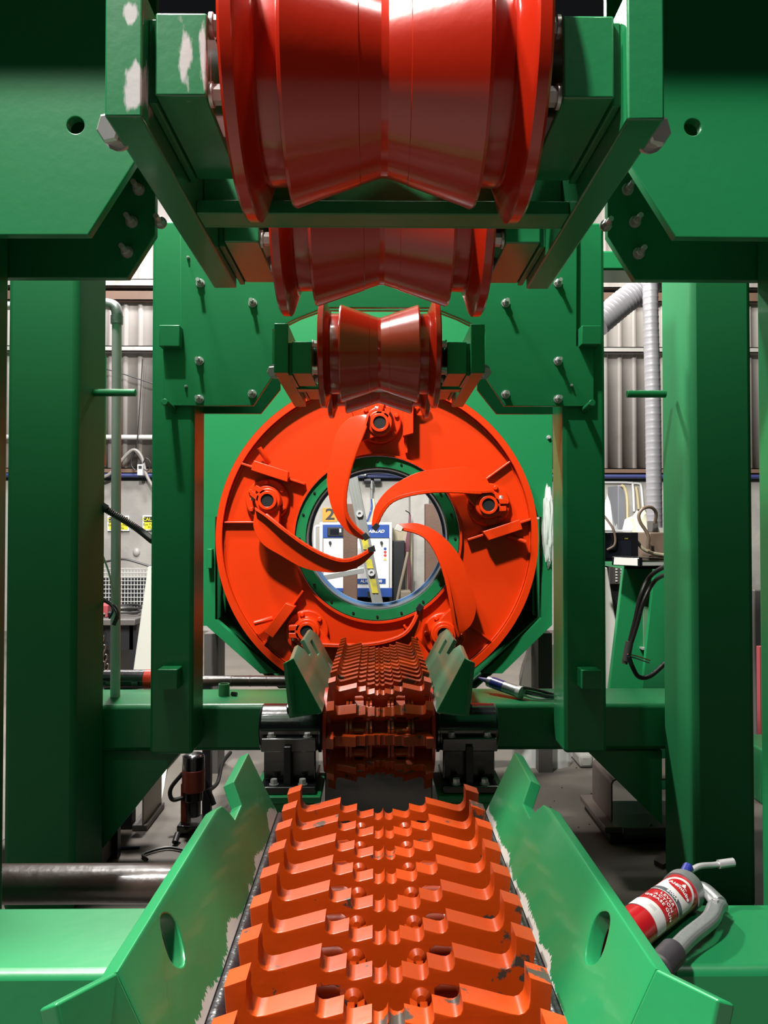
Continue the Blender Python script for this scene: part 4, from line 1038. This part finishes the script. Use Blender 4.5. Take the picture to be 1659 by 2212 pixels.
# pivots and arms
ARM_O = [(795, 892), (757, 900), (728, 930), (716, 976), (706, 1029), (711, 1077), (725, 1116), (749, 1147), (783, 1166)]
ARM_I = [(798, 892), (791, 920), (782, 945), (773, 968), (757, 1017), (748, 1065), (749, 1106), (765, 1134), (794, 1160)]
KA = .975                                                     # the arms stand a little nearer than the ring plate
def arm(rot, swing, t, white_tip=False):
    pv = rp(5 * KA, -251 * KA, rot)
    root = bpy.data.objects.new('debarking_arm', None)
    def tr(p):
        dx, dy = p[0] - 815, p[1] - 1163
        ex, ey = dx - 5, dy + 251
        a = radians(swing); ex, ey = ex * cos(a) - ey * sin(a), ex * sin(a) + ey * cos(a)
        return rp((ex + 5) * KA, (ey - 251) * KA, rot)
    O = catmull([Vector((p[0], p[1], 0)) for p in ARM_O], 6); I = catmull([Vector((p[0], p[1], 0)) for p in ARM_I], 6)
    n = len(O); v = []; f = []
    for i in range(n):
        u = i / (n - 1)
        y0 = YK - .085 - .015 * sin(pi * u)
        lh = .012 + .036 * sin(pi * min(1, .18 + .82 * u)) ** .8
        o_, i_ = Vector(tr(O[i])), Vector(tr(I[i]))
        wd = (o_ - i_).length; q = i_ + (o_ - i_) * min(.9, .013 / max(wd, .001))
        sec = [(o_, y0), (q, y0 - .008), (q, y0 - lh), (i_, y0 - lh), (i_, y0 + .02), (o_, y0 + .02)]
        for (c2, y) in sec: v.append((c2.x, y, c2.y))
    for i in range(n - 1):
        a, b = i * 6, i * 6 + 6
        for k in range(6): f.append((a + k, a + (k + 1) % 6, b + (k + 1) % 6, b + k))
    f += [(5, 4, 3, 2, 1, 0), tuple((n - 1) * 6 + k for k in range(6))]
    ao = MB()._add(v, f).build('debarking_arm', 'orange', t, bevel=.002, smooth=35)
    bpy.data.objects.remove(root)
    # edge weld along the working side
    pts = [Vector(v[i * 6 + 3]) + Vector((0, .006, 0)) for i in range(6, n)]
    MB().tube(pts, .007, 7, 0, rf=lambda i, nn_: .0065 + .0012 * (i % 2)).build('edge_bead', 'orange', ao)
    # tip
    tq = [tr(p) for p in ((781, 1155), (790, 1149), (800, 1161), (788, 1168))]
    MB().slab([(x, YK - .125, z) for x, z in tq], (0, .03, 0)).build('carbide_tip', 'white_label' if white_tip else 'dark_steel', ao, bevel=.002)
    # clamp collar with split lug
    M = Matrix.Translation((pv[0], YK, pv[1])) @ Matrix.Rotation(-pi / 2, 4, 'Z')
    cl = MB().lathe([(.0, .068), (.095, .068), (.10, .063), (.10, .034), (.02, .034)], M, 40).lathe([(.10, .05), (.118, .05), (.118, .034), (.10, .034)], M, 40, True)
    la = radians(90 - rot - swing - 18)                      # lug direction (outwards)
    d = Vector((cos(la), 0, sin(la))); pvec = Vector((-sin(la), 0, cos(la)))
    for sgn in (-1, 1):
        b0_ = Vector((pv[0], YK - .10, pv[1])) + d * .035 + pvec * sgn * .006
        cl.slab([b0_, b0_ + d * .062, b0_ + d * .062 + pvec * sgn * .026, b0_ + pvec * sgn * .030], (0, .075, 0))
    # neck joining the collar to the arm
    q1, q2, q3, q4 = tr((800, 890)), tr((838, 930)), tr((800, 945)), tr((780, 950))
    cl.slab([(q1[0], YK - .085, q1[1]), (q2[0], YK - .085, q2[1]), (q3[0], YK - .085, q3[1]), (q4[0], YK - .085, q4[1])], (0, .06, 0))
    clo = cl.build('clamp_collar', 'orange', ao, bevel=.002)
    MB().lathe([(.0, .033), (.108, .033), (.110, .030)], M, 28).build('shaft_end', 'dark_steel', ao)
    c0 = Vector((pv[0], YK - .06, pv[1])) + d * .075
    MB().hexbolt(c0 + pvec * .034, pvec, .011, .014).build('clamp_bolt', 'chrome', ao)
def pivot_base(rot, t):
    pv = rp(5, -251, rot)
    M = Matrix.Translation((pv[0], YK + .017, pv[1])) @ Matrix.Rotation(-pi / 2, 4, 'Z')
    pb_ = MB().lathe([(0, .118), (.028, .118), (.034, .112), (.034, .08), (.06, .076)], M, 48).build('pivot_base', 'orange', t, bevel=.002)
    for k in range(6):
        a = radians(60 * k + 20 - rot)
        q = Vector((pv[0] + .098 * cos(a), YK - .016, pv[1] + .098 * sin(a)))
        MB().lathe([(0, .013), (.012, .013), (.016, .009)], Matrix.Translation(q) @ Matrix.Rotation(-pi / 2, 4, 'Z'), 14).build('bolt_cap', 'orange', pb_)
    # rib with stop block, second rib, peg
    y1 = YK - .055
    def rib(p, q, th_, h_, nm, par):
        a = Vector(rp(*p, rot) + (0,)); b = Vector(rp(*q, rot) + (0,)); d_ = (b - a).normalized(); nn_ = Vector((-d_.y, d_.x, 0)) * th_ / 2
        return MB().slab([(k.x, YK + .02, k.y) for k in (a - nn_, b - nn_, b + nn_, a + nn_)], (0, -.02 - h_, 0)).build(nm, 'orange', par, bevel=.002)
    r1 = rib((63, -328), (63, -184), .012, .03, 'rib', t)
    a, b = rp(57, -278, rot), rp(78, -234, rot)
    c1 = [rp(55, -300, rot), rp(77, -300, rot), rp(77, -224, rot), rp(55, -218, rot)]
    MB().slab([(x, YK + .0, z) for x, z in c1], (0, -.075, 0)).build('stop_block', 'orange', r1, bevel=.003)
    r2 = rib((-71, -330), (-48, -260), .010, .012, 'rib', t)
    c2 = rp(106, -300, rot); c3 = rp(82, -272, rot)
    MB().tube([(c2[0], YK - .045, c2[1]), (c2[0] * .4 + c3[0] * .6, YK - .03, c2[1] * .4 + c3[1] * .6), (c3[0], YK - .01, c3[1])], .014, 10, 3).build('retainer_peg', 'orange', t)
for i in range(5):
    rot = 72 * i
    pivot_base(rot, rt)
    arm(rot, {0: 0, 1: 0, 2: 6, 3: 35, 4: 0}[i], rt, i == 2)
# green inner ring bolted in the middle
gr = thing('inner_ring', 'green bolted ring with a pale steel lip inside the orange ring', 'ring', (RX, YK + .05, RZ - RI))
MB().curve2d([circle(RI - .016, 96), circle(RG + .004, 96)], .03, .001, std(YK + .018)).build('ring_plate', 'green', gr)
MB().lathe([(.045, RG + .004), (.045, RG - .004), (-.26, RG - .002), (-.26, RG + .004)], Matrix.Translation((RX, YK + .06, RZ)) @ Matrix.Rotation(-pi / 2, 4, 'Z'), 96, True).build('steel_lip', 'steel_lip', gr, smooth=30)
MB().lathe([(-.10, RG - .003), (-.10, RG - .016), (-.13, RG - .016), (-.13, RG - .003)], Matrix.Translation((RX, YK + .06, RZ)) @ Matrix.Rotation(-pi / 2, 4, 'Z'), 96, True).build('blue_band', 'blue_band', gr, smooth=30)
for k in range(20):
    a = 2 * pi * k / 20 + pi / 2
    q = Vector((RX + (RG + .038) * cos(a), YK + .004, RZ + (RG + .038) * sin(a)))
    MB().hexbolt(q, (0, -1, 0), .007, .008, False).build('bolt', 'dark_steel', gr)

# ------------------------------------------------------------------ grease gun on the right foreground beam
RB = .0305
zg = ZN + RB
A_ = WZ(1474, 1926, zg); B_ = WZ(1372, 2003, zg); ax = (A_ - B_).normalized()
B2 = A_ - ax * .245
gg = thing('grease_gun', 'red and white lever grease gun lying on the right foreground beam', 'grease gun', (A_.x, A_.y, ZN))
MB().cyl(B2, A_, RB - .0012, 48).build('barrel', 'red_label', gg)
side = ax.cross(Vector((0, 0, 1))).normalized()      # towards the lower right
upv = side.cross(ax)
def cylpt(al, u, r):                                 # along the axis from the cap, angle round the barrel (0 = facing the viewer)
    return A_ - ax * al + (upv * cos(u) + side * sin(u)) * r
VU = .62                                             # angle that faces the viewer
def patch(a0, a1, u0, u1, r, nm, mat, round_end=False):
    m = MB(); nu = 28; na = 12; v = []; f = []
    for i in range(na + 1):
        for j in range(nu + 1):
            uu = u0 + (u1 - u0) * j / nu; t_ = i / na; lo = a0
            if round_end: lo = a0 + (a1 - a0) * .55 * (1 - sqrt(max(0, 1 - (2 * j / nu - 1) ** 2)))
            al = lo + (a1 - lo) * t_
            v.append(cylpt(al, uu, r)); 
    nv = len(v)
    v += [p - (p - (A_ - ax * ((A_ - p).dot(ax)))).normalized() * .0008 for p in v]
    for i in range(na):
        for j in range(nu):
            a = i * (nu + 1) + j; f.append((a, a + 1, a + nu + 2, a + nu + 1)); f.append(tuple(nv + q for q in (a + nu + 1, a + nu + 2, a + 1, a)))
    return m._add(v, f).build(nm, mat, gg)
patch(.016, .068, VU - 1.05, VU + 1.05, RB, 'label_panel', 'white_label', True)
patch(.068, .079, VU - 1.12, VU + 1.12, RB, 'label_band', 'grey_label')
patch(.079, .0805, VU - 1.12, VU + 1.12, RB + .0002, 'label_line', 'white_label')
patch(.122, .150, VU - 1.2, VU + 1.2, RB, 'label_panel', 'white_label')
m = MB(); nu = 40; v = []; f = []                     # red oval badge
for ring_r in (0, 1):
    for j in range(nu):
        a = 2 * pi * j / nu
        v.append(cylpt(.040 + ring_r * .0155 * sin(a), VU + ring_r * .72 * cos(a), RB + .0006))
for j in range(nu): f.append((0, nu + j, nu + (j + 1) % nu))
vv = v[:1]; 
m = MB(); ringsN = 6; v = [cylpt(.040, VU, RB + .0006)]; f = []
for r_ in range(1, ringsN + 1):
    for j in range(nu):
        a = 2 * pi * j / nu; v.append(cylpt(.040 + r_ / ringsN * .0165 * sin(a), VU + r_ / ringsN * .74 * cos(a), RB + .0006))
for j in range(nu): f.append((0, 1 + j, 1 + (j + 1) % nu))
for r_ in range(ringsN - 1):
    for j in range(nu):
        a = 1 + r_ * nu; f.append((a + j, a + nu + j, a + nu + (j + 1) % nu, a + (j + 1) % nu))
m._add(v, f).build('badge', 'red_label', gg)
def wrap(al0, u0=VU):
    return lambda co: cylpt(al0 - co.y, u0 + co.x / RB, RB + .0010 + co.z)
MB().text('Alemlube', .0105, None, .0002, fn=wrap(.0445), bold=.02).build('brand_text', 'white_print', gg, smooth=0)
m = MB()                                              # white drop with a swoosh above the brand name
v = [cylpt(.034 + .004 * sin(a) * (1 if sin(a) > 0 else 1.9), VU + .10 * cos(a) * (1 if sin(a) > 0 else max(.0, 1 + sin(a))), RB + .0013) for a in [2 * pi * k / 20 for k in range(20)]]
m._add(v, [tuple(range(20))])
v = [cylpt(.0385 + .0022 * cos(k * .35), VU - .30 + .045 * k, RB + .0012) for k in range(13)] + [cylpt(.0400 + .0022 * cos(k * .35), VU - .30 + .045 * k, RB + .0012) for k in range(12, -1, -1)]
m._add(v, [tuple(range(26))]); m.build('drop_emblem', 'white_print', gg, smooth=0)
MB().text('600A', .0095, None, .0002, fn=wrap(.0735), bold=.01).build('model_text', 'white_print', gg, smooth=0)
m = MB()
for i, ln in enumerate(('LEVER', 'ACTION', 'GREASE GUN')): m.text(ln, .0088, None, .0002, fn=wrap(.090 + i * .0098), bold=.006, space=1.1)
m.build('label_text', 'white_print', gg, smooth=0)
m = MB()
for i in range(3): m.text('- - - - - - - - - - - -'.replace(' ', ''), .003, None, .0001, fn=wrap(.132 + i * .003, VU - .1))
m.build('small_print', 'grey_label', gg, smooth=0)
# cap, head, spout, lever
Mx = Matrix.Translation(A_) @ ax.to_track_quat('X', 'Z').to_matrix().to_4x4()
cap = MB().lathe([(-.008, RB + .0015), (.010, RB + .0020), (.016, RB), (.020, RB - .006), (.022, .012)], Mx, 48).build('cap', 'cast_aluminium', gg)
hd = A_ + ax * .022
pvt = WZ(1556, 1952, ZN + .03)
mid = (hd + pvt) / 2
MB().tube([A_ + ax * .012 + side * .006, hd + ax * .012 + side * .02, pvt + Vector((0, 0, .0))], .011, 14, 5).build('head_casting', 'cast_aluminium', gg)
MB().tube([A_ + ax * .018 - side * .0, hd + side * .028 - ax * .002, pvt - ax * .018], .006, 10, 5).build('push_rod', 'chrome', gg)
s0 = A_ + ax * .018 + Vector((-.002, .006, .02))
MB().cyl(s0, s0 + Vector((.012, .014, .006)), .0085, 16).build('bleed_valve', 'blue_plastic', gg)
s1 = s0 + Vector((.014, .012, .0))
e1, e2 = W(1545, 1868, s1.y + .02), W(1580, 1863, s1.y + .025)
MB().tube([s1, s1 + (e1 - s1) * .4 + Vector((0, 0, .004)), e1, e2], .0048, 12, 6).build('spout', 'chrome', gg)
MB().cyl(e1 + (e2 - e1) * .2, e2 + (e2 - e1) * .12, .0072, 14).build('spout_coupler', 'chrome', gg)
g0, g1 = WZ(1546, 1958, ZN + .035), WZ(1437, 2075, ZN + .022)
dl = (g1 - g0); pl_ = dl.cross(Vector((0, 0, 1))).normalized()
bend = g0 + dl * .22 - pl_ * .006
def bar(pts, w0, h0):
    m = MB(); v = []; f = []
    for i, p in enumerate(pts):
        d_ = (pts[min(i + 1, len(pts) - 1)] - pts[max(i - 1, 0)]).normalized(); q = d_.cross(Vector((0, 0, 1))).normalized()
        for (aa, bb) in ((-1, -1), (1, -1), (1, .4), (.55, 1), (-.55, 1), (-1, .4)): v.append(p + q * w0 * aa + Vector((0, 0, h0 * bb)))
    k6 = 6
    for i in range(len(pts) - 1):
        for k in range(k6): f.append((i * k6 + k, i * k6 + (k + 1) % k6, (i + 1) * k6 + (k + 1) % k6, (i + 1) * k6 + k))
    f += [tuple(range(k6 - 1, -1, -1)), tuple((len(pts) - 1) * k6 + k for k in range(k6))]
    return m._add(v, f)
bar(catmull([pvt, g0, bend, g0 + dl * .6, g1], 6), .0125, .008).build('lever', 'cast_aluminium', gg, bevel=.002)
gd = (g1 - (g0 + dl * .8)).normalized()
MB().cyl(g1 - gd * .03, g1 + gd * .022, .0185, 24).build('grip', 'grip_rubber', gg, bevel=.004)
MB().hexbolt(g0 + Vector((0, 0, .008)), (0, 0, 1), .005, .004, False).build('rivet', 'chrome', gg)

# ------------------------------------------------------------------ things on the floor
def fl(px, py): return WZ(px, py, 0.0)
dp = fl(405, 1790); dY = 3.62
dx0 = W(418, 1700, dY).x
md_ = thing('magnetic_drill', 'red and black magnetic drill standing on the floor under the beam', 'drill', (dx0, dY, 0))
q = lambda py: W(418, py, dY).z
MB().cyl((dx0, dY, q(1660)), (dx0, dY, q(1632)), .052, 28).sphere((dx0, dY, q(1634)), (.05, .05, .02)).build('motor_cap', 'black_paint', md_)
MB().cyl((dx0, dY, q(1708)), (dx0, dY, q(1660)), .053, 28).build('motor_body', 'drill_red', md_, bevel=.004)
MB().cyl((dx0, dY, q(1728)), (dx0, dY, q(1708)), .046, 28).cyl((dx0, dY, q(1762)), (dx0, dY, q(1728)), .034, 24).build('gearbox', 'black_paint', md_, bevel=.004)
MB().box((dx0 - .055, dY - .02, q(1790)), (dx0 - .025, dY + .06, q(1690))).build('slide_column', 'drill_red', md_, bevel=.004)
MB().box((dx0 - .06, dY - .07, 0), (dx0 + .05, dY + .08, q(1772))).build('magnet_base', 'black_paint', md_, bevel=.005)
MB().tube([(dx0 - .05, dY, q(1670)), (dx0 - .10, dY - .02, q(1700)), (dx0 - .09, dY - .03, q(1722)), (dx0 - .04, dY - .01, q(1720))], .010, 8).build('cable_loop', 'black_cable', md_)
tag(MB().tube([fl(402, 1842) + Vector((0, 0, .01)), fl(360, 1836) + Vector((0, 0, .01)), fl(310, 1850) + Vector((0, 0, .01)), fl(318, 1862) + Vector((0, 0, .01))], .006, 8).build('floor_cable', 'black_cable'), 'black cable lying in a loop on the floor before the drill', 'cable')
tag(MB().tube([W(448, 1710, 3.7), W(470, 1690, 3.8), W(480, 1650, 3.9), W(498, 1625, 4.0)], .010, 8).tube([W(448, 1705, 3.7), W(455, 1720, 3.7), W(462, 1738, 3.7)], .013, 8).build('power_lead', 'black_cable'), 'black power lead hanging beside the magnetic drill', 'cable')
tag(MB().cyl(fl(378, 1826) + Vector((0, 0, .012)), fl(384, 1818) + Vector((0, 0, .035)), .014, 10).build('plug', 'black_cable'), 'small black plug lying on the floor before the drill', 'plug')
tag(MB().tube([fl(205, 1832) + Vector((0, 0, .006)), fl(240, 1836) + Vector((0, 0, .006)), fl(302, 1833) + Vector((0, 0, .006))], .006, 6).build('blue_hose', 'blue_plastic'), 'thin blue hose lying on the floor behind the strut', 'hose')
def folded(x0, x1, Y0, Y1, z0, z1, name, mat, label):
    t = thing(name, label, 'steel sheet', ((x0 + x1) / 2, Y0, 0))
    s_ = 1 if x1 > x0 else -1
    out = [(x0, z0), (x0 + s_ * .008, z0), (x0 + s_ * .008, z1 - .026), (x0 + s_ * .014, z1 - .014), (x0 + s_ * .026, z1 - .008), (x1, z1 - .008), (x1, z1), (x0 + s_ * .022, z1), (x0 + s_ * .007, z1 - .008), (x0, z1 - .024)]
    MB().curve2d([out], Y1 - Y0, .001, std((Y0 + Y1) / 2)).build('bent_sheet', mat, t)
    return t
t = folded(-1.075, -1.125, 3.6, 3.9, .03, .235, 'folded_sheet', 'plate_steel', 'bent olive steel sheet standing on the floor under the left beam')
MB().box((-1.13, 3.6, 0), (-1.06, 3.9, .03)).build('base_skid', 'bench_steel', t, bevel=.005)
t = folded(1.066, 1.55, 3.5, 3.8, .075, .268, 'folded_sheet', 'plate_steel_pink', 'bent brown steel sheet standing on the floor under the right beam')
MB().box((1.02, 3.44, .045), (1.10, 3.86, .072)).build('rail', 'plate_steel_pink', t, bevel=.004)
MB().box((1.04, 3.43, 0), (1.55, 3.85, .045)).build('base_skid', 'dark_steel', t, bevel=.005)
MB().cyl((1.10, 3.41, .06), (1.42, 3.41, .06), .022, 16).build('cross_bar', 'bench_steel', t)
tag(MB().slab([fl(352, 1700) + Vector((0, 0, .0)), fl(345, 1735), W(352, 1640, 4.6), W(362, 1640, 4.6)], (.006, 0, 0)).build('thin_plate', 'white_panel'), 'thin pale plate edge between the olive sheet and the drill', 'plate')
def plinth(px0, px1, py0, py1, Y, label, mat='concrete'):
    a, b = W(px0, py1, Y), W(px1, py0, Y)
    tag(MB().box((a.x, Y, 0), (b.x, Y + .5, max(.08, b.z))).build('concrete_plinth', mat, bevel=.02), label, 'plinth')
plinth(255, 345, 1650, 1740, 4.35, 'rough pale concrete plinth behind the olive steel sheet')
plinth(1315, 1440, 1672, 1730, 4.45, 'rough yellowish concrete plinth behind the brown steel sheet')
plinth(1252, 1283, 1632, 1680, 4.5, 'narrow grey concrete block left of the brown steel sheet')
tag(MB().box((-1.55, 3.16, 0), (-1.12, 3.40, .12)).build('steel_offcut', 'bench_steel', bevel=.02), 'dark grey machine block on the floor behind the strut', 'block')
tag(MB().cyl((-1.5, 3.06, .04), (-1.0, 3.06, .04), .04, 24).build('steel_tube', 'dark_steel'), 'dark steel tube lying on the floor behind the strut', 'tube')
p_ = [W(1381, 1808, 3.5), W(1413, 1790, 3.5), W(1428, 1806, 3.5), W(1408, 1818, 3.5)]
tag(MB().slab([Vector((p.x, 3.5 + i * .02, p.z)) for i, p in enumerate(p_)], (.0, .01, .01)).build('cardboard_piece', 'cardboard'), 'reddish cardboard piece leaning at the foot of the right column', 'cardboard')
tag(MB().slab([fl(1413, 1868), fl(1432, 1848), fl(1452, 1868), fl(1432, 1878)], (0, 0, .02)).build('cardboard_scrap', 'rust'), 'small dark scrap on the floor at the right column foot', 'scrap')
random.seed(3)
for k in range(10):
    q_ = fl(random.uniform(1170, 1280), random.uniform(1650, 1800))
    o = MB().slab([(q_.x, q_.y, 0), (q_.x + random.uniform(.004, .012), q_.y + .003, 0), (q_.x + random.uniform(-.002, .008), q_.y + random.uniform(.006, .015), 0)], (0, 0, .003)).build('metal_flake', 'dark_steel'); 
    tag(o, 'small dark flake of swarf on the concrete floor right of the chain', 'debris', 'swarf flakes on the floor')
